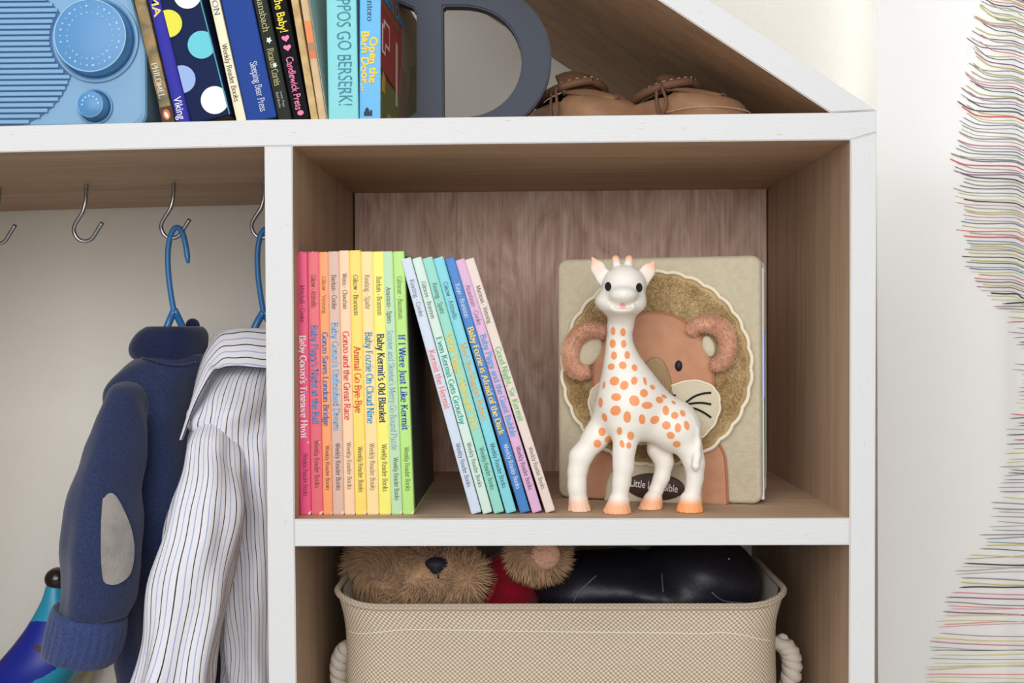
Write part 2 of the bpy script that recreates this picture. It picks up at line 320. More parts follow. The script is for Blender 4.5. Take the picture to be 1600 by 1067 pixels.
# ------------------------------------------------------------------ a small serifed alphabet, drawn as pen strokes
# glyph: advance | strokes (~ = smooth, o = closed smooth) | serif bars x,y,halfwidth
GL = {
'a':"4.7|~0.7,4.1 1.7,5 2.9,4.6 3.3,3.6 3.3,1 3.7,.2 4.5,.3;~3.3,3 1.6,2.6 .6,1.4 1.2,.1 2.4,.2 3.3,1.2|",
'b':"5.2|1,7.3 1,.2;~1,4 2.2,5 3.8,4.6 4.6,2.5 3.8,.3 2.2,0 1,.9|.6,7.3,.5",
'c':"4.5|~4,4 3,5 1.6,4.7 .6,2.5 1.5,.4 2.9,0 4.1,.9|",
'd':"5.3|4.2,7.3 4.2,.2;~4.2,4 3,5 1.4,4.6 .6,2.5 1.4,.3 3,0 4.2,.9|3.8,7.3,.5 4.6,.1,.5",
'e':"4.6|.7,2.7 4.1,2.7;~4.1,2.7 3.6,4.5 2.4,5 1.1,4.3 .6,2.5 1.2,.6 2.6,0 4.1,.9|",
'f':"3.2|~3.4,6.9 2.5,7.4 1.5,6.5 1.4,5 1.4,.2;.4,5 2.8,5|1.4,0,.9",
'g':"4.8|o2.2,5 3.6,4.4 3.6,2.8 2.2,2 .8,2.8 .8,4.4;~3.3,4.6 4.5,5;~1.2,2.2 .8,1.2 3.6,.6 4.3,-.9 2.6,-2.3 .6,-1.6 .7,-.3 1.6,.7|",
'h':"5.5|1.1,7.3 1.1,.1;~1.1,3.8 2.3,5 3.8,4.7 4.3,3.2 4.3,.1|.7,7.3,.5 1.1,0,1 4.4,0,1",
'i':"2.5|1.2,5 1.2,.1;1.2,6.5 1.2,7.3|.8,5,.5 1.2,0,1",
'j':"2.5|~1.5,5 1.5,-1 .6,-2.3 -.4,-1.7;1.5,6.5 1.5,7.3|1.1,5,.5",
'k':"5|1.1,7.3 1.1,.1;1.1,2.2 3.9,4.9;2.2,3.2 4.3,.1|.7,7.3,.5 1.1,0,1 4.3,0,.8 3.8,5,.8",
'l':"2.5|1.2,7.3 1.2,.1|.8,7.3,.5 1.2,0,1",
'm':"8|1.1,5 1.1,.1;~1.1,3.8 2.2,5 3.5,4.7 4,3.2 4,.1;~4,3.8 5.1,5 6.4,4.7 6.9,3.2 6.9,.1|.7,5,.5 1.1,0,.9 4,0,.9 6.9,0,.9",
'n':"5.5|1.1,5 1.1,.1;~1.1,3.8 2.3,5 3.8,4.7 4.3,3.2 4.3,.1|.7,5,.5 1.1,0,1 4.4,0,1",
'o':"5.1|o2.5,5 4,4.4 4.5,2.5 4,.6 2.5,0 1,.6 .5,2.5 1,4.4|",
'p':"5.3|1.1,5 1.1,-2.2;~1.1,4 2.3,5 3.9,4.6 4.7,2.5 3.9,.3 2.3,0 1.1,.9|.7,5,.5 1.1,-2.3,1",
'q':"5.3|4.2,5 4.2,-2.2;~4.2,4 3,5 1.4,4.6 .6,2.5 1.4,.3 3,0 4.2,.9|4.2,-2.3,1",
'r':"3.8|1.1,5 1.1,.1;~1.1,3.4 2,4.7 3.4,4.8|.7,5,.5 1.2,0,1",
's':"3.9|~3.2,4.1 2.2,5 1,4.5 1,3.3 2.4,2.5 3.3,1.5 2.8,.2 1.6,0 .5,.9|",
't':"3.2|~1.4,6.4 1.4,1.2 2,.1 3.1,.4;.3,5 2.8,5|",
'u':"5.4|~1,5 1,1.4 1.8,.1 3,.1 4.1,1.2;4.1,5 4.1,.1|.6,5,.6 3.8,5,.5 4.5,.1,.5",
'v':"4.9|.7,5 2.5,.1;4.2,5 2.5,.1|.7,5,.8 4.2,5,.8",
'w':"7|.7,5 2.2,.1;3.6,5 2.2,.1;3.6,5 5,.1;6.4,5 5,.1|.7,5,.8 6.3,5,.8 3.5,5,.6",
'x':"4.8|.8,5 4,.1;4,5 .8,.1|.8,5,.7 4,5,.7 .8,0,.7 4.1,0,.7",
'y':"4.8|.7,5 2.6,.2;~4.2,5 2.6,.2 1.6,-1.9 .5,-2|.7,5,.8 4.2,5,.7",
'z':"4.3|.6,5 3.7,5;3.7,5 .6,.1;.5,.1 3.9,.1|",
'A':"6.9|.9,.1 3.4,7.2;3.4,7.2 6,.1;1.9,2.5 5,2.5|.9,0,.9 6,0,.9",
'B':"6|1.3,7.2 1.3,.1;~1.3,7.1 3.8,7 4.7,5.5 3.7,3.9 1.3,3.7;~1.3,3.7 4.2,3.5 5.3,1.9 4.2,.2 1.3,.1|.8,7.2,.6 .8,0,.6",
'C':"6.4|~5.7,5.6 4.6,7 3.2,7.2 1.3,6 .7,3.6 1.3,1.2 3.2,0 4.8,.3 5.9,1.6|",
'D':"6.9|1.3,7.2 1.3,.1;~1.3,7.1 4.2,6.8 6.1,5 6.1,2.2 4.2,.3 1.3,.1|.8,7.2,.6 .8,0,.6",
'E':"5.7|1.3,7.2 1.3,.1;1.3,7.1 5,7.1;1.3,3.8 4,3.8;1.3,.1 5.2,.1|.8,7.2,.6 .8,0,.6",
'F':"5.4|1.3,7.2 1.3,.1;1.3,7.1 5,7.1;1.3,3.8 4,3.8|.8,7.2,.6 1.3,0,1",
'G':"6.9|~5.8,5.7 4.7,7 3.2,7.2 1.3,6 .7,3.6 1.3,1.2 3.2,0 4.8,.3 5.8,1.2;5.8,3.2 5.8,.6|5.6,3.3,1",
'H':"7.2|1.4,7.2 1.4,.1;5.7,7.2 5.7,.1;1.4,3.7 5.7,3.7|1.4,7.2,1 1.4,0,1 5.7,7.2,1 5.7,0,1",
'I':"3.2|1.6,7.2 1.6,.1|1.6,7.2,1 1.6,0,1",
'J':"4.2|~2.6,7.2 2.6,1.5 1.9,-.3 .5,-.4|2.6,7.2,1",
'K':"6.7|1.4,7.2 1.4,.1;1.4,3 5.2,7.1;2.7,4.4 5.7,.1|1.4,7.2,1 1.4,0,1 5.8,0,.8 5.1,7.2,.8",
'L':"5.5|1.3,7.2 1.3,.1;1.3,.1 5,.1 5.1,1.2|1.3,7.2,1 .8,0,.6",
'M':"8.3|1.3,7.2 1.1,.1;1.4,7.2 4.1,1;6.9,7.2 4.1,1;6.9,7.2 7,.1|1,7.2,.7 1.1,0,.9 7.1,7.2,.7 7,0,.9",
'N':"7.1|1.3,7.2 1.3,.1;1.3,7.2 5.7,.1;5.7,7.2 5.7,.1|1,7.2,.7 1.3,0,.9 5.7,7.2,.9",
'O':"7.1|o3.5,7.2 5.5,6.2 6.3,3.6 5.5,1 3.5,0 1.5,1 .7,3.6 1.5,6.2|",
'P':"5.7|1.3,7.2 1.3,.1;~1.3,7.1 4,7 5.1,5.3 4,3.5 1.3,3.3|.8,7.2,.6 1.3,0,1",
'R':"6.5|1.3,7.2 1.3,.1;~1.3,7.1 3.9,7 4.9,5.5 3.9,3.9 1.3,3.7;3.3,3.7 5.6,.1|.8,7.2,.6 1.3,0,1 5.9,0,.6",
'S':"5.3|~4.4,5.7 3.5,7 2,7.2 .9,5.8 1.5,4.4 3.6,3.3 4.6,1.8 3.7,.3 2.2,0 .7,1.4|",
'T':"6.1|3,7.2 3,.1;.5,7.1 5.6,7.1|3,0,1 .5,6.6,.2 5.6,6.6,.2",
'U':"6.7|~1.3,7.2 1.3,2 2.3,.2 4.4,.2 5.4,2 5.4,7.2|1.3,7.2,1 5.4,7.2,.9",
'V':"6.7|.8,7.2 3.4,.1;5.9,7.2 3.4,.1|.8,7.2,.9 5.9,7.2,.9",
'W':"9.2|.8,7.2 2.8,.1;4.7,7.2 2.8,.1;4.7,7.2 6.6,.1;8.4,7.2 6.6,.1|.8,7.2,.9 8.4,7.2,.9",
"'":"1.8|.9,7.4 .7,5.6|",',':"2.2|1.2,.6 .6,-1.4|",'.':"2.2|1.1,.6 1.1,0|",'-':"3.2|.4,2.6 2.8,2.6|",'\u2022':"3|1.5,3.4 1.5,1.9|1.5,2.65,.75",' ':"2.6||",
'\u00e9':"4.6|.7,2.7 4.1,2.7;~4.1,2.7 3.6,4.5 2.4,5 1.1,4.3 .6,2.5 1.2,.6 2.6,0 4.1,.9;2.2,5.8 3.2,7|",'!':"2|1,7.2 1,2;1,.7 1,0|",
}
def serif_text(s, thick=1.15, thin=.5):
    V, Fc = [], []; x0 = 0
    def stroke(P, closed=False):
        P = [np.array(p) for p in P]; n = len(P)
        base = len(V)
        for i in range(n):
            a = P[(i-1) % n] if (closed or i) else P[i]; b = P[(i+1) % n] if (closed or i < n-1) else P[i]
            t = b-a; t = t/(np.linalg.norm(t)+1e-9); nr = np.array([-t[1],t[0]])
            wd = (thin+(thick-thin)*abs(t[1])**1.3)/2
            V.append(P[i]+nr*wd); V.append(P[i]-nr*wd)
        for i in range(n if closed else n-1):
            j = (i+1) % n; Fc.append((base+2*i+1,base+2*j+1,base+2*j,base+2*i))
    for ch in s:
        g = GL.get(ch) or GL['o']; adv, st, se = g.split('|'); off = np.array([x0,0.0])
        for q in [q for q in st.split(';') if q]:
            mode = q[0] if q[0] in '~o' else ''; q = q[len(mode):]
            P = [np.array([float(c) for c in p.split(',')])+off for p in q.split()]
            if mode == '~': P = crom(P, 3)
            if mode == 'o':
                k = len(P); P = crom(P[-1:]+P+P[:2], 3)[3:3+3*k]; stroke(P, True)
            else: stroke(P)
        for q in se.split():
            x, y, h = [float(c) for c in q.split(',')]; x += x0; b = len(V)
            V.extend([np.array(p) for p in ((x-h,y-.22),(x+h,y-.22),(x+h,y+.25),(x-h,y+.25))]); Fc.append((b,b+1,b+2,b+3))
        x0 += float(adv)
    return np.array(V), Fc
def sans_text(s, bold=0.0):
    cu = bpy.data.curves.new('lettering','FONT'); cu.body = s; cu.resolution_u = 4; cu.offset = bold
    o = bpy.data.objects.new('lettering', cu); COL.objects.link(o)
    bpy.context.view_layer.update()
    me = bpy.data.meshes.new_from_object(o.evaluated_get(bpy.context.evaluated_depsgraph_get()))
    V = np.array([v.co[:2] for v in me.vertices]); Q = [tuple(p.vertices) for p in me.polygons]
    bpy.data.objects.remove(o); bpy.data.curves.remove(cu); bpy.data.meshes.remove(me); return V, Q
TXT = {}
def lettering(name, s, org, ex, ey, length, height, m, parent, serif=True, bold=0.0, lift=.00025, thick=1.15, thin=.5, wob=0., seed=0):
    """flat print: org = start of the baseline, ex along the text, ey up the letters"""
    key = (s, serif, bold, thick, thin)
    if key not in TXT: TXT[key] = serif_text(s, thick, thin) if serif else sans_text(s, bold)
    V, Q = TXT[key]; V = V.copy(); x0, x1 = V[:,0].min(), V[:,0].max()
    cap = 7.2 if serif else .69
    ex, ey = Vector(ex).normalized(), Vector(ey).normalized(); n = ex.cross(ey)
    sx = length/(x1-x0); sy = height/cap
    if wob:
        ph = (V[:,0]-x0)/(x1-x0)*len(s); V[:,1] += np.sin(np.floor(ph)*2.4+seed)*wob*cap
    P = [Vector(org)+ex*((v[0]-x0)*sx)+ey*(v[1]*sy)+n*lift for v in V]
    return obj(name, P, Q, m, parent)
# ------------------------------------------------------------------ the setting
YB = 0.382      # the wall behind the unit
PANEL_Y = 0.297
ZS = at(460,811,0).z                 # middle shelf, top face at the front (left end)
m_wall = mat('cream_plaster', (234,232,224), .85, .15, bump=(230,.5,6), var=(6,(228,226,218),.5))
def wall(name, lo, hi, m):
    o = MB().box(lo,hi).build(name, m); o['kind'] = 'structure'; return o
WX0, WX1, WZ0, WZ1 = at(1392,100,YB).x, at(1392,100,YB).x+.75, at(1400,236,YB).z, 2.15     # window opening behind the curtain
mb = MB()
for lo_, hi_ in (((-2.2,YB,0),(WX0,YB+.1,2.7)),((WX1,YB,0),(2.2,YB+.1,2.7)),((WX0,YB,0),(WX1,YB+.1,WZ0)),((WX0,YB,WZ1),(WX1,YB+.1,2.7))): mb.box(lo_,hi_)
o = mb.build('wall_back', m_wall); o['kind'] = 'structure'
m_fr = mat('window_frame_white', (236,236,236), .5, .3)
win = thing('window_1', ((WX0+WX1)/2,YB+.06,WZ0), 'white framed window behind the embroidered curtain', None, None, 'structure')
for lo_, hi_ in (((WX0,YB+.04,WZ0),(WX0+.02,YB+.08,WZ1)),((WX1-.02,YB+.04,WZ0),(WX1,YB+.08,WZ1)),((WX0,YB+.04,WZ0),(WX1,YB+.08,WZ0+.02)),((WX0,YB+.04,WZ1-.02),(WX1,YB+.08,WZ1))): MB().box(lo_,hi_).build('frame', m_fr, win)
m_gl = bpy.data.materials.new('window_glass'); m_gl.use_nodes = True; m_gl.node_tree.nodes['Principled BSDF'].inputs['Transmission Weight'].default_value = 1; m_gl.node_tree.nodes['Principled BSDF'].inputs['Roughness'].default_value = 0; m_gl.node_tree.nodes['Principled BSDF'].inputs['IOR'].default_value = 1.02
MB().box((WX0+.02,YB+.055,WZ0+.02),(WX1-.02,YB+.059,WZ1-.02)).build('pane', m_gl, win)
wall('floor', (-2.2,-3.2,-.06), (2.2,YB,0), mat('cream_carpet',(206,198,184),.95,.1,bump=(400,.8,4)))

white = mat('white_brushed_paint', (216,217,218), .5, .3)
def paint_setup():
    nt = white.node_tree; b = nt.nodes['Principled BSDF']; tc = nt.nodes.new('ShaderNodeTexCoord')
    mp = nt.nodes.new('ShaderNodeMapping'); mp.inputs['Scale'].default_value = (40,40,420); nt.links.new(tc.outputs['UV'], mp.inputs[0])
    n = nt.nodes.new('ShaderNodeTexNoise'); n.inputs['Scale'].default_value = 1.0; n.inputs['Detail'].default_value = 5
    mp.inputs['Scale'].default_value = (55,700,1); nt.links.new(mp.outputs[0], n.inputs['Vector'])
    p = nt.nodes.new('ShaderNodeBump'); p.inputs['Strength'].default_value = .32; p.inputs['Distance'].default_value = .0008
    nt.links.new(n.outputs['Fac'], p.inputs['Height']); nt.links.new(p.outputs[0], b.inputs['Normal'])
    # small chips where the bare grain shows
    n2 = nt.nodes.new('ShaderNodeTexNoise'); n2.inputs['Scale'].default_value = 1; n2.inputs['Detail'].default_value = 2
    mp2 = nt.nodes.new('ShaderNodeMapping'); mp2.inputs['Scale'].default_value = (90,1100,1); nt.links.new(tc.outputs['UV'], mp2.inputs[0]); nt.links.new(mp2.outputs[0], n2.inputs['Vector'])
    r = nt.nodes.new('ShaderNodeMapRange'); r.inputs[1].default_value = .70; r.inputs[2].default_value = .78; nt.links.new(n2.outputs['Fac'], r.inputs[0])
    x = nt.nodes.new('ShaderNodeMix'); x.data_type = 'RGBA'; x.inputs[6].default_value = (*lin((216,217,218)),1); x.inputs[7].default_value = (*lin((176,160,140)),1)
    nt.links.new(r.outputs[0], x.inputs[0]); nt.links.new(x.outputs[2], b.inputs['Base Color'])
paint_setup()
W1, W2 = (196,168,142), (172,146,120)
wood_x = wood('plywood_lengthwise', W1, W2, 0); wood_z = wood('plywood_upright', W1, W2, 2)
wood_r = wood('plywood_rafter', (184,154,124), (162,132,104), 0)
wood_p = wood('plywood_back_figure', (236,208,190), (192,156,138), 2, figure=True)

unit = thing('shelving_unit', (at(700,811,0).x,.19,0), 'house-shaped plywood shelving unit with white painted front edges and sloping roof board', 'shelf')
def board(name, poly, m, y0=0.0, y1=YB-.002, along=(1,0,0), label=None):
    """front outline in pixels at the front plane, run back to the wall; the front edge is painted"""
    a = [at(x,y,y0) for x,y in poly]; b = [Vector((p.x,y1,p.z)) for p in a]
    mb = MB().hexa(a,b); bm = bmesh.new(); vs = [bm.verts.new(v) for v in mb.v]
    for q in mb.f: bm.faces.new([vs[i] for i in q])
    bmesh.ops.recalc_face_normals(bm, faces=bm.faces)
    es = [e for e in bm.edges if all(abs(v.co.y-y0) < 1e-6 for v in e.verts)]
    bmesh.ops.bevel(bm, geom=es, offset=.0007, segments=2, affect='EDGES')
    bm.verts.index_update()
    V = [v.co.copy() for v in bm.verts]; Q = [tuple(v.index for v in f.verts) for f in bm.faces]
    sl = [0 if f.normal.y < -.3 else 1 for f in bm.faces]; bm.free()
    ax = Vector(along).normalized(); bx = Vector((-ax.z,0,ax.x))
    o = obj(name, V, Q, [white, m], unit, False, uv=[(v.dot(ax), v.dot(bx)) for v in V], slots=sl)
    if label: o['label'] = label
    return o
XL = -420
board('top_shelf', [(XL,208),(0,197),(413,187),(850,181.5),(1297,176),(1330,175),(1370,172.5),(1370,206),(1329,218.5),(850,223.5),(457,228),(413,228.5),(0,238),(XL,250)], wood_x, label='long top shelf board')
board('divider_post', [(413,228.7),(457,228.2),(460,811),(463,1067),(466,1440),(425,1440),(420,1067),(417,760)], wood_z, along=(0,0,1))
board('side_post', [(1328.5,218.7),(1370,206.2),(1368,700),(1367,1067),(1366,1440),(1325,1440),(1326.5,1067),(1327.5,815)], wood_z, along=(0,0,1))
board('middle_shelf', [(460.2,811),(1327.6,809),(1327.2,851.5),(460.6,853.5)], wood_x)
board('bottom_shelf', [(466,1440),(1325,1440),(1325,1482),(466,1482)], wood_x)
board('bay_floor', [(XL,1440),(425,1440),(425,1482),(XL,1482)], wood_x)
board('outer_post', [(XL-44,250),(XL,250),(XL,1482),(XL-44,1482)], wood_z, along=(0,0,1))
sl_ = 175.5/(1297-1029)
board('roof_board', [(1297,175.7),(1369.8,172.2),(1105,-2),(455,-428),(455,-376)], wood_r, along=(-.84,0,.55), label='sloping roof board')
board('base_plinth', [(XL-44,1482),(1366,1482),(1366,1700),(XL-44,1700)], wood_x)
z0 = -.0
# posts down to the room floor
for px0, px1 in ((XL-44,XL),(1325,1366)):
    a = at(px0,1700,0); b = at(px1,1700,0); o = MB().box((a.x,0,0),(b.x,YB-.002,a.z)).build('leg', white, unit)
# plywood back of the upper cubby
pa, pb = at(457,229,0), at(1328,809,0)
o = MB().box((pa.x+.002,PANEL_Y,pb.z-.004),(pb.x-.001,PANEL_Y+.006,pa.z+.004)).build('back_panel', wood_p, unit)
o['label'] = 'thin plywood back panel with wavy grain'

# ------------------------------------------------------------------ curtain beside the unit
CY = .335
def cur_y(x):
    k = x - at(1583,500,CY).x
    return CY + .012/(1+math.exp(-k*160)) + .003*math.sin(x*46+.6) + .003*math.sin(x*17)
def on_curtain(px, py, lift=.0):
    y = CY
    for _ in range(6): y = cur_y(at(px,py,y).x)
    return at(px,py,y-lift)
cx0 = at(1368,100,CY).x; cx1 = at(1760,100,CY).x; cz0 = .02; cz1 = 2.2
nx_, nz_ = 90, 60; V = []; Q = []; uv = []
for j in range(nz_+1):
    for i in range(nx_+1):
        x = cx0+(cx1-cx0)*i/nx_; z = cz0+(cz1-cz0)*j/nz_
        V.append((x-(.004*(z-1.1) if i == 0 else 0)*0, cur_y(x), z)); uv.append((x,z))
for j in range(nz_):
    for i in range(nx_): a = j*(nx_+1)+i; Q.append((a,a+1,a+nx_+2,a+nx_+1))
n0 = len(V)
if 0: bd = [i for i in range(nx_+1)]+[j*(nx_+1)+nx_ for j in range(1,nz_+1)]+[nz_*(nx_+1)+i for i in range(nx_-1,-1,-1)]+[j*(nx_+1) for j in range(nz_-1,0,-1)]
m_cur = mat('curtain_linen', (248,247,245), .8, .1, bump=(900,.12,2))
nt = m_cur.node_tree; tr_n = nt.nodes.new('ShaderNodeBsdfTranslucent'); tr_n.inputs[0].default_value = (.86,.88,.92,1); mx = nt.nodes.new('ShaderNodeMixShader'); mx.inputs[0].default_value = .15
nt.links.new(nt.nodes['Principled BSDF'].outputs[0], mx.inputs[1]); nt.links.new(tr_n.outputs[0], mx.inputs[2]); nt.links.new(mx.outputs[0], nt.nodes['Material Output'].inputs[0])
curtain = thing('curtain', ((cx0+cx1)/2,CY,cz0), 'white fabric curtain embroidered with many thin coloured lines, right of the shelves', 'curtain')
obj('fabric', V, Q, m_cur, curtain, True, uv)
PAL = [((150,150,152),6),((92,90,90),5),((60,56,55),3),((214,206,128),5),((222,214,150),3),((214,150,160),3),((228,104,104),3),((156,104,130),3),((86,126,160),2),((178,168,156),5),((196,186,168),4)]
pal = [mat('thread_%d_%d_%d' % c, tuple(int(x*.88+240*.12) for x in c), .8, .1) for c, k in PAL]
rng = random.Random(11)
prof = [(-20,1542),(0,1538),(50,1526),(70,1519),(110,1514),(150,1510),(200,1497),(245,1491),(300,1496),(350,1499),(400,1508),(430,1520),(450,1528),(480,1562),(500,1580),(560,1590),(620,1588),(660,1583),(700,1574),(760,1562),(820,1545),(850,1532),(890,1500),(940,1478),(1000,1458),(1067,1446),(1090,1440)]
def pf(y):
    for (a,xa),(b,xb) in zip(prof[:-1],prof[1:]):
        if a <= y <= b: return xa+(xb-xa)*(y-a)/(b-a)
    return 1540
y = -14.0
while y < 1080:
    x0 = pf(y)+rng.uniform(-9,13); m = rng.choices(pal, [k for c,k in PAL])[0]
    upper = max(0,1-max(0,y-120)/260) if y < 380 else 0
    if y < 470:
        cu_ = (16*upper+2)*rng.uniform(.7,1.2); dr = rng.uniform(-1.5,1.5)
        pts = [(x0,y-cu_),(x0+9,y-cu_*.62),(x0+22,y-cu_*.18),(x0+42,y),(1583+rng.uniform(-2,2),y+1+dr),(1600,y+7+dr),(1640,y+17+dr),(1700,y+20)]
        pts = [p for k,p in enumerate(pts) if k == 0 or p[0] > pts[k-1][0]+3]
    else:
        s_ = rng.uniform(-.07,.07)
        pts = [(x0,y),(x0+30,y+30*s_+rng.uniform(-1,1)),(x0+80,y+75*s_),(max(1650,x0+120),y+110*s_+rng.uniform(-4,4)),(1705,y+120*s_)]
    P = [on_curtain(a,b,.0010) for a,b in crom(pts,7)]
    r = rng.choice([.00036,.0004,.00046,.00056,.0007]); n_ = len(P)
    v, f, _ = tube(P, [r*min(1,.25+i*.35) for i in range(n_)], 5)
    obj('stitched_thread', v, f, m, curtain, True)
    y += rng.uniform(3.0,6.6) if y < 480 else rng.uniform(4.2,9.5)
# ------------------------------------------------------------------ books
m_page = mat('book_pages', (232,222,200), .8, .2, bump=(900,.2))
def ink(c): return mat('ink_%d_%d_%d' % tuple(c), c, .55, .3)
def cover_mat(c, worn=True):
    key = 'cover_%d_%d_%d' % tuple(c)
    if key in MATS: return MATS[key]
    dk = sum(c) < 330; m = mat(key, c, .6 if dk else .42, .08 if dk else .3, coat=0 if dk else .12, bump=(700,.12,4)); nt = m.node_tree; b = nt.nodes['Principled BSDF']
    if worn:    # rubbed paper at the spine ends
        tc = nt.nodes.new('ShaderNodeTexCoord'); n = nt.nodes.new('ShaderNodeTexNoise'); n.inputs['Scale'].default_value = 230; n.inputs['Detail'].default_value = 5
        nt.links.new(tc.outputs['Object'], n.inputs['Vector'])
        s = nt.nodes.new('ShaderNodeSeparateXYZ'); nt.links.new(tc.outputs['UV'], s.inputs[0])
        r = nt.nodes.new('ShaderNodeMapRange'); r.inputs[1].default_value = .975; r.inputs[2].default_value = 1.0; r.inputs[3].default_value = 0; r.inputs[4].default_value = .14
        nt.links.new(s.outputs[1], r.inputs[0])
        a = nt.nodes.new('ShaderNodeMath'); a.operation = 'ADD'; nt.links.new(n.outputs['Fac'], a.inputs[0]); nt.links.new(r.outputs[0], a.inputs[1])
        q = nt.nodes.new('ShaderNodeMapRange'); q.inputs[1].default_value = .72; q.inputs[2].default_value = .76; nt.links.new(a.outputs[0], q.inputs[0])
        x = nt.nodes.new('ShaderNodeMix'); x.data_type = 'RGBA'; x.inputs[6].default_value = (*lin(c),1); x.inputs[7].default_value = (*lin((235,225,205)),1)
        nt.links.new(q.outputs[0], x.inputs[0]); nt.links.new(x.outputs[2], b.inputs['Base Color'])
    return m
class Book:
    """p0: bottom left front corner; thickness runs along ex, height along ez, depth along ey"""
    def __init__(s, name, p0, lean, yaw, th, h, dep, cm, label, group=None, side=None, round_=.25, board=.0018, pages=True, cat='book'):
        s.p0 = Vector(p0); s.th, s.h, s.dep = th, h, dep
        R = Matrix.Rotation(yaw,3,'Z') @ Matrix.Rotation(-lean,3,'Y')
        s.ex, s.ey, s.ez = R @ Vector((1,0,0)), R @ Vector((0,1,0)), R @ Vector((0,0,1))
        s.root = thing(name, s.p0, label, cat, group)
        # cover: one folded shell (spine and two boards), a slightly rounded spine
        k = 8; out = []; rr = th*round_
        prof = [(0,dep)]+[(th/2-th/2*math.cos(PI*i/k)*1.0, rr*(1-math.sin(PI*i/k)**.6)*.55) for i in range(k+1)]+[(th,dep)]
        inn = [(board,dep)]+[(board,board+.001),(th-board,board+.001)]+[(th-board,dep)]
        loop = prof+inn[::-1]; V = []; uv = []
        zs = [0,.0012,h*.25,h*.5,h*.75,h-.0012,h]
        for z in zs:
            e = .0004 if z in (0,h) else 0
            for a, b in loop:
                V.append(s.P(min(max(a,e),th-e), b+e, z)); t = z/h; uv.append((a, max(t,1-t)))
        n = len(loop); Q = []
        for i in range(len(zs)-1):
            for j in range(n): Q.append((i*n+j,i*n+(j+1)%n,(i+1)*n+(j+1)%n,(i+1)*n+j))
        # end caps of the folded strip
        m_ = len(prof)
        for lev, flip in ((0,True),(len(zs)-1,False)):
            o_ = lev*n
            quads = [(0,1,n-2,n-1),(m_-2,m_-1,m_,m_+1)]
            fan = [tuple([1]+list(range(2,m_-1))+[m_+1,n-2])]
            for q in quads+fan:
                q = tuple(o_+i for i in q); Q.append(q[::-1] if flip else q)
        V, Q = fix_normals(V,Q)
        s.cover = obj('cover', V, Q, cm, s.root, False, uv)
        me = s.cover.data
        for p in me.polygons: p.use_smooth = False
        if pages:
            b = board+.0003; lo, hi = .0035, h-.0035
            c = [s.P(b,b+.003,lo),s.P(th-b,b+.003,lo),s.P(th-b,b+.003,hi),s.P(b,b+.003,hi)]
            d = [s.P(b,dep-.004,lo),s.P(th-b,dep-.004,lo),s.P(th-b,dep-.004,hi),s.P(b,dep-.004,hi)]
            MB().hexa(c,d).build('pages', m_page, s.root)
    def P(s, a, b, z): return s.p0+s.ex*a+s.ey*b+s.ez*z
    def text(s, txt, t0, t1, col, frac=.55, off=0., name='spine_title', **kw):
        """t0..t1: share of the height measured from the top"""
        h = s.th*frac; org = s.P(s.th*.5-h*.5+off*s.th, -.0001, s.h*(1-t0))
        return lettering(name, txt, org, -s.ez, s.ex, (t1-t0)*s.h, h, ink(col), s.root, **kw)
WR = 'Weekly Reader Books'
DK = (70,58,62)
def zf7(z): return 380+.275*z
def zf8(z): return 600+.275*z
up_top = [462.4,480.0,498,512,529.3,545.7,563.3,581.5,596.2,613.6,627.0]
up_bot = [468.7,486.3,505,520,538,555,573.2,592.5,611.7,629.3,647.5]
DKr = (120,30,70)
UP = [
 ((232,84,128),'magenta pink',"Mitchell \u2022 Cooke",(240,450),DKr,"Baby Gonzo's Treasure Hunt",(525,310),(250,240,240),(395,640),(120,40,80),393.5,805.5),
 ((224,104,116),'coral red',"Gikow \u2022 Attinello",(180,365),(110,50,60),"Baby Piggy's Night at the Ball",(465,228),(84,130,190),(320,590),(110,56,66),393.5,805.2),
 ((243,158,104),'orange',"Gikow \u2022 Venning",(190,400),(150,96,70),"Gonzo Saves London Bridge",(505,240),(70,110,180),(350,605),(80,60,60),393.8,805.2),
 ((216,180,164),'dusty rose',"Barkan \u2022 Cooke",(180,375),DK,"Baby Gonzo's Unfinished Dream",(450,265),(110,176,222),(335,605),DK,393,805),
 ((242,206,168),'peach',"Weiss \u2022 Chauhan",(170,375),DK,"Gonzo and the Great Race",(500,205),(226,84,84),(330,600),(120,96,88),391.5,804.8),
 ((247,216,108),'golden yellow',"Gikow \u2022 Brannon",(180,410),DK,"Animal Go Bye-Bye",(585,165),(228,96,70),(355,615),DK,391.3,804.6),
 ((246,218,156),'pale apricot',"Keating \u2022 Spahr",(180,375),(130,110,90),"Baby Fozzie On Cloud Nine",(505,225),(70,158,196),(335,605),(130,110,90),393.2,804.4),
 ((243,234,116),'lemon yellow',"Barkan \u2022 Brannon",(190,410),(90,86,60),"Baby Kermit's Old Blanket",(515,220),(44,54,112),(340,610),DK,393.2,804.2),
 ((186,220,176),'sage green',"Anastasio \u2022 Spiers",(250,455),DK,"Scooter and Skeeter's Merry-Go-Round Puzzle",(495,375),(136,156,202),(415,660),DK,393,804),
 ((182,226,126),'lime green',"Gilmour \u2022 Bausman",(190,430),(90,110,70),"If I Were Just Like Kermit",(520,260),(54,92,172),(355,605),(80,96,60),393,803.6),
]
FY = .019
zsh = lambda x: at(x,811-2*(x-460)/868,0).z + .0003       # top face of the middle shelf
def shelf_z(X):       # height of the middle shelf's top at world X
    a, b = at(460.2,811,0), at(1327.6,809,0); return a.z+(b.z-a.z)*(X-a.x)/(b.x-a.x)
LABS = ['hardcover picture book with %s spine, %s in the upright rainbow row' % (u[1], p) for u, p in zip(UP, ['first','second','third','fourth','fifth','sixth','seventh','eighth','ninth','tenth'])]
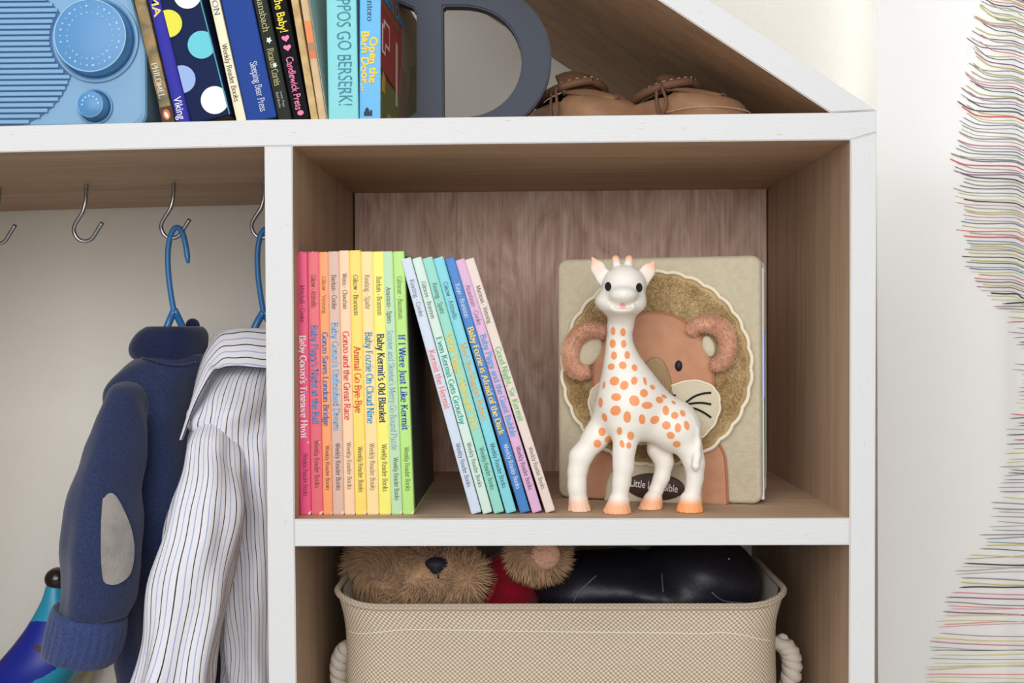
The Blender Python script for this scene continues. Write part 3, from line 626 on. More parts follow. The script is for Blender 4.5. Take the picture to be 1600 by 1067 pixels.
for i, u in enumerate(UP):
    xt0, xt1, xb0, xb1 = up_top[i], up_top[i+1], up_bot[i], up_bot[i+1]; yt, yb = u[10], u[11]
    a = at(xb0,yb,FY); a.z = shelf_z(a.x)+.0001
    t = at(xt0,yt,FY); lean = math.atan2(a.x-t.x, t.z-a.z)
    th = (at(xb1,yb,FY)-at(xb0,yb,FY)).length*math.cos(lean)*.985
    B = Book('picture_book', a, lean, 0.0, th, (t.z-a.z)/math.cos(lean), .185, cover_mat(u[0]), LABS[i], 'rainbow row of picture books on the middle shelf')
    f = lambda y: (y-yt)/(yb-yt)
    B.text(u[2], f(zf7(u[3][0])), f(zf7(u[3][1])), u[4], .40, name='author_names', thick=.85)
    B.text(u[5], f(zf7(u[6][0])), f(zf8(u[6][1])), u[7], .50 if i == 8 else .56, thick=.9 if i == 8 else 1.5, thin=.5 if i == 8 else .65)
    B.text(WR, f(zf8(u[8][0])), f(zf8(u[8][1])), u[9], .40, off=.06, name='imprint', thick=.85)
    if i == 9: slab([B.P(B.th,b,z) for b, z in ((.007,.003),(.183,.003),(.183,B.h-.003),(.007,B.h-.003))], B.ex, .0002).build('cover_panel', mat('dark_cover_panel',(70,66,58),.5,.3,var=(60,(48,44,46),.8)), B.root)  # dark olive sheet over the right cover board of the last upright book
LEAN = [
 ((204,216,232),'pale blue grey',"Keating \u2022 Cooke",(215,425),(110,112,124),"Kermit the Hermit",(615,150),(236,146,136),(345,595),(80,84,96)),
 ((206,228,216),'pale mint',"Gilmore \u2022 Brannon",(225,435),DK,"Even Kermit Gets Grouchy",(540,235),(52,168,158),(340,595),(90,96,96)),
 ((146,212,196),'mint green',"Keating \u2022 Spahr",(235,410),(70,90,90),"Baby Piggy's Mermaid Tale",(525,265),(238,206,92),(370,610),(60,84,84)),
 ((130,208,220),'aqua',"Gikow \u2022 Attinello",(230,440),(60,90,100),"Meet the Muppet Babies",(575,215),(216,182,120),(345,600),(40,66,76)),
 ((66,126,194),'deep blue',"Kaye \u2022 Brannon",(240,430),(226,232,240),"Baby Fozzie is Afraid of the Dark",(485,295),(242,214,110),(350,605),(228,234,242)),
 ((216,174,208),'lilac pink',"Anastasio \u2022 Cooke",(245,470),(120,92,120),"Baby Piggy and the Giant Bubble",(525,305),(88,164,212),(360,605),(84,60,84)),
 ((226,210,200),'beige',"Muntean \u2022 Venning",(250,460),DK,"Good Night, Sir Kermit",(595,215),(130,196,130),(360,600),(110,100,98)),
]
lt = [(626.5,406),(644,405),(660,405),(677,405),(695,405.5),(711,408),(726,407),(743,407)]
lb = [(736.6,805),(754.7,804.5),(772,804.5),(791,804),(813,803.5),(832,801.5),(853,800.5),(870,797)]
for i, u in enumerate(LEAN):
    a = at(lb[i][0],lb[i][1],FY+.001*i); a.z = shelf_z(a.x)+.0001
    t = at(lt[i][0],lt[i][1],FY+.001*i); lean = math.atan2(a.x-t.x, t.z-a.z)
    thp = ((lt[i+1][0]-lt[i][0])+(lb[i+1][0]-lb[i][0]))/2
    if i in (4,5): thp = 17.5
    th = min(sz(thp,FY)*math.cos(lean)*.95, sz(16.6,FY))
    B = Book('picture_book', a, lean, math.radians(2.6), th, (t-a).length, .165, cover_mat(u[0]), 'hardcover picture book with %s spine, %s from left in the leaning row' % (u[1], ['first','second','third','fourth','fifth','sixth','seventh'][i]), 'leaning picture books on the middle shelf')
    yt, yb = lt[i][1], lb[i][1]; f = lambda y: (y-yt)/(yb-yt)
    B.text(u[2], f(zf7(u[3][0])), f(zf7(u[3][1])), u[4], .42, name='author_names', thick=.85)
    B.text(u[5], f(zf7(u[6][0])), f(zf8(u[6][1])), u[7], .56, thick=1.5, thin=.65)
    B.text(WR, f(zf8(u[8][0])), f(zf8(u[8][1])), u[9], .42, off=.04, name='imprint', thick=.85)

# ---- books on the top shelf
def top_z(X):
    P = [at(*q,0) for q in ((XL,208),(0,197),(413,187),(850,181.5),(1297,176))]
    for a, b in zip(P[:-1],P[1:]):
        if X <= b.x: return a.z+(b.z-a.z)*(X-a.x)/(b.x-a.x)
    return P[-1].z
TG = 'books on the top shelf'
def top_book(name, xb0, xb1, xt0, h, dep, col, label, y=.012, worn=False, yt=0., yb=186, yaw=0., cm=None, **kw):
    a = at(xb0,yb,y); a.z = top_z(a.x)+.0001; t = at(xt0,yt,y)
    lean = math.atan2(a.x-t.x, t.z-a.z); th = sz(xb1-xb0,y)*math.cos(lean)*.985
    B = Book(name, a, lean, yaw, th, h, dep, cm or cover_mat(col,worn), label, TG, **kw)
    B.f = lambda py: 1-((at(xb0,py,y)-at(xb0,yb,y)).length/math.cos(lean))/h      # share from the top at a pixel height
    return B
def span(B, y0, y1): return B.f(y0), B.f(y1)
# landscape spine
m_land = mat('landscape_print', (84,88,62), .45, .25, coat=.1, var=(75,(176,138,84),.95))
B = top_book('picture_book', 255,274,209, .200,.21,(0,0,0),'book with painted landscape spine and orange oval emblem beside the blue radio', cm=m_land, yb=188)
B.text('PHILOMEL', *span(B,93,148), (232,226,210), .5, off=-.03)
c = B.P(B.th*.5,-.0004,B.h*(1-B.f(174))); o = slab([B.P(-.0001+a*(B.th+.0002),-.0002,z*B.h) for a, z in ((0,0),(1,0),(1,.066),(0,.066))], -B.ey, .00015).build('spine_band', ink((62,52,44)), B.root)
def ellipse3(c, ex, ez, rx, rz, n=28): return [c+ex*(rx*math.cos(2*PI*i/n))+ez*(rz*math.sin(2*PI*i/n)) for i in range(n)]
em = slab(ellipse3(c, B.ex, B.ez, sz(5.8,0), sz(8.6,0)), -B.ey, .0002).build('emblem', ink((226,110,50)), B.root)
slab(ellipse3(c-B.ey*.0003+B.ez*-.0004, (B.ex+B.ez*.25).normalized(), (B.ez-B.ex*.25).normalized(), sz(2.6,0), sz(5.2,0)), -B.ey, .0001).build('emblem_figure', ink((240,236,230)), em)
# blue spine, Viking
B = top_book('picture_book', 275,299,229.5, .214,.22,(60,58,164),'tall violet-blue book with yellow capitals and a glossy rounded spine', yb=188, round_=.8)
B.text('Viking', *span(B,147,182), (226,228,240), .52, serif=False, bold=.01)
B.text('MA', *span(B,-12,22), (236,206,120), .5, serif=False, bold=.02)
# polka dots
B = top_book('polka_dot_book', 299.5,366,250, .215,.2,(24,38,76),'thick navy book with large polka dots in white, yellow and turquoise', yb=187, round_=.05)
for (px, py, c) in ((263,37,(226,222,70)),(315,70,(104,200,214)),(284,124,(150,178,226)),(335.5,156.5,(240,240,240)),(293,-8,(240,240,240)),(236,-60,(226,222,70)),(300,-75,(104,200,214))):
    q = at(px,py,.012)-B.p0; a0, z0_ = q.dot(B.ex), q.dot(B.ez); r = sz(21.8,.01)
    pts = [(min(max(a0+r*math.cos(2*PI*i/40),.0004),B.th-.0004), min(z0_+r*math.sin(2*PI*i/40),B.h)) for i in range(40)]
    uq = []
    for p in pts:
        if not uq or (abs(p[0]-uq[-1][0])+abs(p[1]-uq[-1][1])) > 1e-6: uq.append(p)
    if max(p[0] for p in uq)-min(p[0] for p in uq) > .001: slab([B.P(a,-.0001,z) for a, z in uq], -B.ey, .0002).build('polka_dot', ink(c), B.root)
slab([B.P(a*B.th,-.0002,z*B.h) for a, z in ((.955,0),(.985,0),(.985,1),(.955,1))], -B.ey, .0002).build('edge_stripe', ink((70,150,160)), B.root)
# cream spine
B = top_book('picture_book', 370,386,327, .205,.2,(238,228,196),'slim cream book between the polka dot book and the wide blue book', yb=186.5)
B.text(WR, *span(B,64,154), (40,36,34), .5, thick=.9); B.text('ON', *span(B,-4,19), (110,120,150), .55, thick=.9)
# wide blue
B = top_book('picture_book', 386.5,435,345.5, .218,.23,(42,72,148),'wide royal blue book with white press name on its spine', yb=186.5, round_=.1)
B.text('Sleeping Bear Press', *span(B,97,174), (228,232,240), .22, off=.12, thick=.9)
# olive black
B = top_book('picture_book', 435.5,457.5,395.5, .208,.2,(46,50,44),'dark olive book with pale author names and small white leaves', yb=185.5)
B.text('Adam Mansbach', *span(B,-52,46), (196,190,140), .46, thick=.9); B.text('Ricardo Cort\u00e9s', *span(B,72,130), (196,190,140), .46, thick=.9)
B.text('Lower Press', *span(B,140,164), (180,180,170), .18, off=.14, name='imprint', serif=False); B.text('Bold Books', *span(B,140,164), (180,180,170), .18, off=-.16, name='imprint', serif=False)
for py, k in ((63,1.),(102,.8)):
    q = at(418.5+.24*(py-63)+2,py,.012)-B.p0; a0, z0_ = q.dot(B.ex), q.dot(B.ez)
    slab([B.P(a0+sz(5*k*(1 if i % 2 else .55),0)*math.cos(2*PI*i/10+.3),-.0003,z0_+sz(6*k*(1 if i % 2 else .5),0)*math.sin(2*PI*i/10+.3)) for i in range(10)], -B.ey, .0002).build('printed_leaf', ink((226,232,214)), B.root)
# black with hearts
B = top_book('picture_book', 459.5,485,422, .212,.21,(20,19,24),'black book with yellow title, two pink hearts and pink press name', yb=185.5, round_=.1)
B.text('the Baby!', *span(B,-8,47), (240,214,60), .5, serif=False, bold=.015, wob=.05); B.text('Candlewick Press', *span(B,86,168), (236,130,170), .46, serif=False, bold=.008, wob=.05)
for py in (60,74.5):
    q = at(422+35*.32+.244*py*1.0-1.5,py,.012)-B.p0; z0_ = q.dot(B.ez); h_ = []
    for i in range(28):
        t = 2*PI*i/28; h_.append((16*math.sin(t)**3/17, (13*math.cos(t)-5*math.cos(2*t)-2*math.cos(3*t)-math.cos(4*t))/17))
    slab([B.P(B.th*.5+sz(6.6,0)*a,-.0003,z0_+sz(6.2,0)*b) for a, b in h_], -B.ey, .0002).build('printed_heart', ink((240,130,176)), B.root)
q = at(472,178,.012)-B.p0; slab(ellipse3(B.P(B.th*.52,-.0003,q.dot(B.ez)+.001), B.ex, B.ez, sz(5,0), sz(4,0)), -B.ey, .0002).build('printed_bear', ink((240,130,176)), B.root)
# worn tan, then the orange vintage one
m_tan = mat('worn_card', (214,186,134), .8, .2, bump=(400,.6,5), var=(90,(170,136,92),.7))
B = top_book('worn_paperback', 486.5,498,454.5, .196,.19,(0,0,0),'thin worn book with frayed bare tan spine', cm=m_tan, yb=185)
m_vin = mat('vintage_print', (216,190,150), .7, .25, bump=(300,.3,4), var=(70,(196,160,120),.6))
B = top_book('worn_paperback', 498.5,511,469, .198,.19,(0,0,0),'old thin book with orange pencil patch on faded spine, next to the turquoise spine', cm=m_vin, yb=185, round_=.6)
for y0, y1, c in ((28,62,(232,138,84)),(76,86,(220,120,70)),(62,76,(176,128,92))):
    a, b = B.f(y0), B.f(y1); slab([B.P(x*B.th,-.0001,B.h*(1-z)) for x, z in ((.1,b),(.9,b),(.9,a),(.1,a))], -B.ey, .0002).build('spine_patch', ink(c), B.root)
a = B; n = B.ex
slab([B.P(B.th,b,z) for b, z in ((.004,.0),(.19,.0),(.19,B.h),(.004,B.h))], n, .0003).build('cover_paper', mat('grey_cover', (228,224,216), .6, .3), B.root)
# hippos
B = top_book('board_book', 513.5,561,510, .165,.15,(140,214,220),'turquoise board book with hand-lettered spine', yb=184, round_=.04, cm=mat('hippo_cover',(118,202,208),.3,.3,coat=.15))
B.text('HIPPOS GO BERSERK!', *span(B,-26,159), (54,130,150), .46, off=.08, serif=False, bold=-.006, wob=.05)
# barn door
B = top_book('board_book', 561.5,595,562, .121,.175,(96,180,232),'bright blue board book with yellow lettering and a red barn on its cover', y=.014, yb=184, yaw=math.radians(-3.4), round_=.04, cm=mat('barn_spine',(82,172,226),.3,.3,coat=.15))
B.text('Santoro', *span(B,-18,27), (40,60,90), .26, off=0, name='author_name', thick=.9)
B.text('Open the', *span(B,52,124), (244,206,70), .36, off=.17, serif=False, bold=.03, wob=.07, seed=1); B.text('Barn Door...', *span(B,43,136), (244,206,70), .36, off=-.22, serif=False, bold=.03, wob=.07)
hs = [(0,0),(12,0),(12,9),(9,9),(9,6),(7.6,6),(7.6,10),(4.5,14),(1.6,10),(1.6,7),(0,7)]
q = B.p0; e = B.f(175); slab([B.P(B.th*.22+sz(x*1.1,0),-.0002,B.h*(1-e)+sz(y,0)) for x, y in hs], -B.ey, .0002).build('printed_house', ink((36,52,76)), B.root)
# its cover picture: flat print on the right-hand board
def cov(name, pts, c, k=1):
    return slab([B.P(B.th+.0002*k, u*B.dep, v*B.h) for u, v in pts], B.ex, .00015).build(name, ink(c), B.root)
cov('cover_ground', [(.0,0),(1,0),(1,.36),(.5,.30),(0,.34)], (122,126,70)); cov('cover_barn', [(0,.3),(.52,.28),(.52,.92),(.3,1),(0,1)], (176,60,52))
cov('cover_roof', [(0,.72),(.45,.70),(.56,1),(0,1)], (150,86,62), 2); cov('cover_sky', [(.52,.3),(1,.34),(1,1),(.52,1)], (150,140,112))
cov('cover_path', [(.42,.08),(.75,.10),(.66,.5),(.5,.5)], (142,112,88), 2); cov('cover_bush', [(.72,.3),(.98,.3),(.96,.66),(.8,.6)], (112,112,62), 2)
for (u0,u1,v0,v1) in ((.06,.2,.5,.66),(.02,.1,.44,.62)):
    cov('barn_window', [(u0,v0),(u1,v0),(u1,v1),(u0,v1)], (232,226,216), 3); cov('window_light', [(u0+.02,v0+.02),(u1-.02,v0+.02),(u1-.02,v1-.02),(u0+.02,v1-.02)], (176,60,52), 4)
cov('barn_post', [(.36,.2),(.41,.2),(.41,.62),(.36,.62)], (216,208,196), 3)
cov('flower_patch', [(.02,.2),(.08,.19),(.1,.3),(.04,.33)], (220,170,60), 3); cov('flower_patch', [(.16,.02),(.3,.02),(.3,.09),(.16,.09)], (206,180,70), 3)
lettering('cover_title', 'Open the', B.P(B.th+.0007,.03*B.dep,B.h*.90), B.ey, B.ez, B.dep*.5, B.h*.09, ink((70,150,200)), B.root, serif=False, bold=.03)
lettering('cover_title', 'Barn Door', B.P(B.th+.0007,.06*B.dep,B.h*.78), B.ey, B.ez, B.dep*.56, B.h*.09, ink((70,150,200)), B.root, serif=False, bold=.03)
# ------------------------------------------------------------------ radio
m_rad = mat('radio_blue_plastic', (124,167,202), .42, .35, bump=(500,.05)); m_dial = mat('dial_blue', (86,143,196), .36, .4); m_rim = mat('dial_rim', (150,196,230), .25, .6)
m_dark = mat('radio_recess', (70,110,158), .6, .3)
RY = .020; cf = lambda px, py, y=RY: at(px,py,y)
xr = cf(227.5,100).x; xl = cf(-330,100).x; zb = top_z(cf(60,190).x)+.0006; zt = cf(100,-75).z
radio = thing('radio', ((xl+xr)/2,RY+.05,zb), 'blue table radio with round tuning dial, small knob and slatted speaker', 'radio')
Z73 = cf(227,78).z
def rrect(x0,x1,z0,z1,r,y,n=8):
    P = []
    for cx, cz, a0 in ((x1-r,z0+r,-PI/2),(x1-r,z1-r,0),(x0+r,z1-r,PI/2),(x0+r,z0+r,PI)):
        for i in range(n+1): a = a0+PI/2*i/n; P.append(Vector((cx+r*math.cos(a),y,cz+r*math.sin(a))))
        if a0 == -PI/2: P.append(Vector((x1,y,Z73)))
    for p in P:      # the right side leans in above the middle, beside the leaning book
        if p.z > Z73 and p.x > (x0+x1)/2: p.x -= (p.z-Z73)*.27
    return P
rings = []
for ins, y in ((.004,RY+.0035),(.0022,RY+.001),(.0,RY+.003),(.0,RY+.1),(.003,RY+.103)):
    rings.append([tuple(p) for p in rrect(xl+ins,xr-ins,zb+(ins if ins else 0),zt-ins,.012,y)])
rings[0] = [tuple(p) for p in rrect(xl+.004,xr-.004,zb+.004,zt-.004,.010,RY)]; rings[1] = [tuple(p) for p in rrect(xl+.001,xr-.001,zb+.001,zt-.001,.012,RY+.0012)]
v, f = loft(rings, True, True, True); v, f = fix_normals(v,f); obj('case', v, f, m_rad, radio)
gc = cf(4,87); gr = sz(113,RY)
# speaker: a recessed disc behind slats
v, f = [], []
pts = [gc+Vector((gr*math.cos(2*PI*i/64),-.0003,gr*math.sin(2*PI*i/64))) for i in range(64)]
slab(pts, (0,-1,0), .0002).build('speaker_recess', m_dark, radio)
dc = cf(148,61); dr = sz(70,RY)
pitch = sz(8.72,RY); k0 = int(gr/pitch)
for k in range(-k0,k0+1):
    zc = gc.z+k*pitch; hw = math.sqrt(max(0,gr*gr-(k*pitch)**2)); x1 = gc.x+hw; x0 = gc.x-hw
    dz = abs(zc-dc.z)
    if dz < dr: x1 = min(x1, dc.x-math.sqrt(dr*dr-dz*dz))
    h = pitch*.36
    MB().box((x0,RY-.0022,zc-h),(x1,RY+.0005,zc+h)).build('speaker_slat', m_rad, radio, bevel=.0006)
def knob(name, c, r0_, r1, h, label=None):
    c = Vector(c); 
    lathe('dial_ring', c, (0,-1,0), (1,0,0), [(0,r0_*1.0),(.0014,r0_),(.002,r0_*.985),(.002,r0_*.93),(.0006,r0_*.92)], m_rad, radio, 64)
    o = lathe(name, c, (0,-1,0), (1,0,0), [(.0002,r0_*.90),(.003,r1*1.02),(h*.9,r1),(h,r1*.985),(h+.0002,r1*.965)], m_dial, radio, 64)
    lathe('dial_rim', c, (0,-1,0), (1,0,0), [(h-.0006,r1*1.0),(h+.0003,r1*1.0),(h+.0006,r1*.985),(h+.0003,r1*.965),(h-.0006,r1*.965)], m_rim, o, 64); return o
big = knob('tuning_dial', cf(150,62), sz(68,RY), sz(57.2,RY-.012), .0125)
sm = knob('volume_knob', cf(149,167), sz(28,RY), sz(20.5,RY-.010), .0105)
# printed scale: ticks
m_tick = ink((168,204,232))
for j, (rr, n, ln, wd) in enumerate(((.80,30,.05,.010),(.62,26,.04,.008))):
    mb = MB()
    for i in range(n):
        if j == 0 and i % 10 == 7: continue
        a = 2*PI*i/n; cc = cf(150,62)+Vector((0,-.0128,0)); R = sz(57,0); u = Vector((math.cos(a),0,math.sin(a))); t = Vector((-u.z,0,u.x))
        q = [cc+u*(R*rr)+t*(R*wd*(1+i%3)), cc+u*(R*(rr+ln))+t*(R*wd*(1+i%3)), cc+u*(R*(rr+ln))-t*(R*wd*(1+i%3)), cc+u*(R*rr)-t*(R*wd*(1+i%3))]
        mb.hexa(q, [p+Vector((0,-.0001,0)) for p in q])
    o = mb.build('printed_scale', m_tick, big); o['kind'] = 'stuff'
mb = MB()
for i in range(7):
    a = PI*(.05+i*.16); cc = cf(149,167)+Vector((math.cos(a)*sz(13,0),-.0108,math.sin(a)*sz(13,0))); q = ellipse3(cc, Vector((1,0,0)), Vector((0,0,1)), sz(1.6,0), sz(1.6,0), 8); mb.hexa(q, [p+Vector((0,-.0001,0)) for p in q])
o = mb.build('printed_scale', m_tick, sm); o['kind'] = 'stuff'

# ------------------------------------------------------------------ letter D
m_D = mat('slate_blue_paint', (66,72,84), .6, .3, bump=(300,.25,4))
DY = .085; zD = top_z(at(740,180,0).x)+.0004
hD = at(740,-28,DY).z-zD
def Dpt(px, py): return at(px,py,DY)
xs0 = at(651,100,DY).x; xs1 = at(693,100,DY).x; xo = at(862,100,DY).x; xi = at(815,100,DY).x
cz = zD+hD/2; xser = at(618,100,DY).x
mid = xs1+(xi-xs1)*.18
outer = [(xser,zD),(mid+.004,zD)]
for i in range(25):
    a = -PI/2+PI*i/24; outer.append((mid+.004+(xo-mid-.004)*max(0,math.cos(a))**.86, cz+(hD/2)*math.sin(a)))
outer += [(xser,zD+hD),(xser,zD+hD-.0150),(xser+.006,zD+hD-.0170),(xs0-.003,zD+hD-.0205),(xs0,zD+hD-.025),(xs0,zD+.02),(xser+.006,zD+.0125),(xser,zD+.010)]
st = sz(37,DY); sb = sz(29,DY); czi = (zD+sb+zD+hD-st)/2; hi_ = (hD-st-sb)/2
inner = [(xs1,zD+sb)]+[(mid+(xi-mid)*max(0,math.cos(-PI/2+PI*i/24))**.86, czi+hi_*math.sin(-PI/2+PI*i/24)) for i in range(25)]+[(xs1,zD+hD-st)]
o2 = [Vector(p) for p in outer]; i2 = [Vector(p) for p in inner]; no, ni = len(o2), len(i2)
res = delaunay_2d_cdt(o2+i2, [(i,(i+1)%no) for i in range(no)]+[(no+i,no+(i+1)%ni) for i in range(ni)], [], 0, 1e-7)
# keep triangles outside the counter
def inside(p, L):
    c = False
    for i in range(len(L)):
        a, b = L[i], L[i-1]
        if (a.y > p.y) != (b.y > p.y) and p.x < (b.x-a.x)*(p.y-a.y)/(b.y-a.y)+a.x: c = not c
    return c
T = [t for t in res[2] if inside((res[0][t[0]]+res[0][t[1]]+res[0][t[2]])/3, o2) and not inside((res[0][t[0]]+res[0][t[1]]+res[0][t[2]])/3, i2)]
bm = bmesh.new(); vs = [bm.verts.new((p.x,DY,p.y)) for p in res[0]]
for t in T: bm.faces.new([vs[i] for i in t])
bmesh.ops.recalc_face_normals(bm, faces=bm.faces)
g = bmesh.ops.extrude_face_region(bm, geom=bm.faces[:]); bmesh.ops.translate(bm, verts=[e for e in g['geom'] if isinstance(e,bmesh.types.BMVert)], vec=(0,.014,0))
bmesh.ops.recalc_face_normals(bm, faces=bm.faces)
es = [e for e in bm.edges if len(e.link_faces) == 2 and e.calc_face_angle(0) > .9]
bmesh.ops.bevel(bm, geom=es, offset=.0013, segments=2, affect='EDGES'); bm.verts.index_update()
Dl = obj('letter_d', [v.co for v in bm.verts], [tuple(v.index for v in f.verts) for f in bm.faces], m_D); bm.free()
tag(Dl, 'slate blue wooden capital letter D standing on the top shelf', 'letter')

# ------------------------------------------------------------------ child's moccasins
m_lea = mat('tan_brown_leather', (160,122,92), .5, .35, bump=(350,.35,4), var=(50,(138,102,76),.7)); m_lea2 = mat('dark_brown_leather', (112,80,60), .6, .3, bump=(300,.4,4)); m_stitch = mat('pale_stitching', (196,176,150), .8, .1); m_sole = mat('shoe_sole', (150,108,78), .7, .2)
m_shin = mat('shoe_inside', (58,42,34), .9, .1)
def shoe(x_px, y, ang, label, L=.112, Wd=.062, H=.043, laces=(-1,1)):
    base = at(x_px,180,y); base.z = top_z(at(x_px,178,0).x)+.0003
    root = thing('moccasin', base, label, 'shoe', 'pair of brown moccasins on the top shelf')
    ca, sa = math.cos(ang), math.sin(ang)
    fwd = Vector((ca,sa,0)); sd = Vector((-sa,ca,0))      # toe direction, side direction
    def P(l, s_, z): return base+fwd*l+sd*s_+Vector((0,0,z))
    # upper: rings along the length from heel (-) to toe (+)
    def width(t): return Wd*.5*(.72+.28*math.sin(min(1,t*1.15)*PI*.62))*(1 if t < .74 else math.sqrt(max(.0,1-((t-.74)/.26)**2.4)))*(1 if t > .1 else math.sqrt(max(0.02,1-((.1-t)/.1)**2)))
    def height(t):
        return H*(1.0 if t < .5 else 1-.50*((t-.5)/.5)**1.3)*(1 if t < .93 else max(.35,1-((t-.93)/.07)*.55))
    rings = []; n = 28
    ts = [0,.01,.03,.07,.12,.2,.28,.36,.44,.5,.54,.6,.68,.76,.83,.89,.94,.975,.993,1]
    for t in ts:
        w_ = max(width(t),.002); h = height(t); r = []
        open_ = t < .56
        for k in range(n):
            a = 2*PI*k/n; cx, cz_ = math.cos(a), math.sin(a)
            s_ = w_*(abs(cx)**.75)*(1 if cx >= 0 else -1); z = h*.42+h*.58*(abs(cz_)**.85)*(1 if cz_ > 0 else -1) if cz_ > 0 else h*.42+h*.40*(abs(cz_)**.6)*-1
            if open_ and cz_ > .55: z = min(z, h*.42+h*.58*.62-(cz_-.55)*h*.9) ; 
            r.append(tuple(P(t*L-L*.5, s_, max(z,.004))))
        rings.append(r)
    v, f = loft(rings, True, True, True); v, f = fix_normals(v,f)
    up_ = obj('upper', v, f, m_lea, root, True)
    # apron plate over the toe with a raised seam
    ap = []
    for t in [.52,.58,.64,.70,.76,.81,.85,.88]:
        w_ = width(t)*.74*math.sqrt(max(.03,1-((t-.52)/.365)**3)); r = []
        for k in range(9):
            q = -1+2*k/8; r.append(tuple(P(t*L-L*.5, w_*q, height(t)*(1.0-.16*q*q)+.0016)))
        ap.append(r)
    v, f = loft(ap, False); n1 = len(v); v2 = [Vector(p)-Vector((0,0,.004)) for p in v]
    obj('apron', list(v)+v2, f+[tuple(n1+i for i in q[::-1]) for q in f], m_lea, root, True)
    seam = [Vector(r[0])+Vector((0,0,.0006)) for r in ap]+[Vector(p) for p in ap[-1][1:-1]]+[Vector(r[-1])+Vector((0,0,.0006)) for r in ap[::-1]]
    seam = crom(seam,2); v, f, _ = tube(seam,.0011,6); obj('apron_seam', v, f, m_lea2, root, True)
    # thick rolled collar round the opening with stitches, and a dark inside
    col_ = []
    for i in range(28):
        a = 2*PI*i/28; t = .29+.27*math.cos(a); w_ = width(min(max(t,.03),.6))*.86
        col_.append(P(t*L-L*.5, w_*math.sin(a), H*(.98+.16*math.cos(a)-.10*abs(math.sin(a)))+.001))
    col_.append(col_[0]); cc = crom(col_,2); v, f, _ = tube(cc,.0035,8,False); obj('collar', v, f, m_lea2, root, True)
    for i in range(0,len(cc)-2,2):
        a, b = Vector(cc[i]), Vector(cc[i+1]); u = Vector((0,0,.0036)); v, f, _ = tube([a+u,a+(b-a)*.75+u],.0006,5); obj('stitch', v, f, m_stitch, root, True)
    slab([Vector(p)-Vector((0,0,.005)) for p in col_[:-1]], (0,0,-1), .001).build('lining', m_shin, root)
    # tongue flap and lace
    tg = []
    for t, z, w_ in ((.5,.98,.6),(.46,1.22,.66),(.40,1.42,.62),(.36,1.46,.5)):
        tg.append([tuple(P(t*L-L*.5, Wd*.5*w_*q, H*(z-.12*q*q))) for q in (-1,-.6,-.2,.2,.6,1)])
    v, f = loft(tg, False); n1 = len(v); off = fwd*-.0022; v = list(v)+[Vector(p)+off for p in v]; f = f+[tuple(n1+i for i in q[::-1]) for q in f]
    obj('tongue', v, f, m_lea2, root, True)
    for s_ in laces:
        w_ = Wd*.5
        pth = [P(.50*L-L*.5,w_*.80*s_,H*1.02),P(.57*L-L*.5,w_*1.0*s_,H*.86),P(.64*L-L*.5,w_*1.12*s_,H*.52),P(.60*L-L*.5,w_*1.15*s_,H*.2),P(.53*L-L*.5,w_*1.06*s_,H*.5),P(.49*L-L*.5,w_*.95*s_,H*.9)]
        v, f, _ = tube(crom(pth,4),.0013,6); obj('lace', v, f, m_lea2, root, True)
    # sole with a stitched edge
    so = []; 
    for i in range(40):
        a = 2*PI*i/40; t = .5-.5*math.cos(a); so.append(P(t*L*1.02-L*.51, (1 if a < PI else -1)*(max(width(t),.0015)+.0012), 0))
    slab(so, (0,0,1), .0075).build('sole', m_sole, root, bevel=.0012)
    mb = MB(); lp = [p+Vector((0,0,.0098)) for p in so]
    for i in range(4,36):
        if i in (19,20,21): continue
    for i in range(40):
        a, b = lp[i], lp[(i+1)%40]; m2 = int(max(1,round((b-a).length/.0026)))
        for j in range(m2):
            p = a+(b-a)*((j+.2)/m2); q = a+(b-a)*((j+.75)/m2); mb.tube([p,q],.0005,4)
    o = mb.build('sole_stitching', m_stitch, root); o['kind'] = 'stuff'
    return root
shoe(916,.122,math.radians(-58),'brown leather moccasin with raised tongue beside the slate letter D', L=.118, Wd=.072, H=.043)
shoe(1070,.075,math.radians(-52),'brown leather moccasin pointing into the roof corner, right of its pair', L=.108, Wd=.064, H=.033, laces=(-1,))
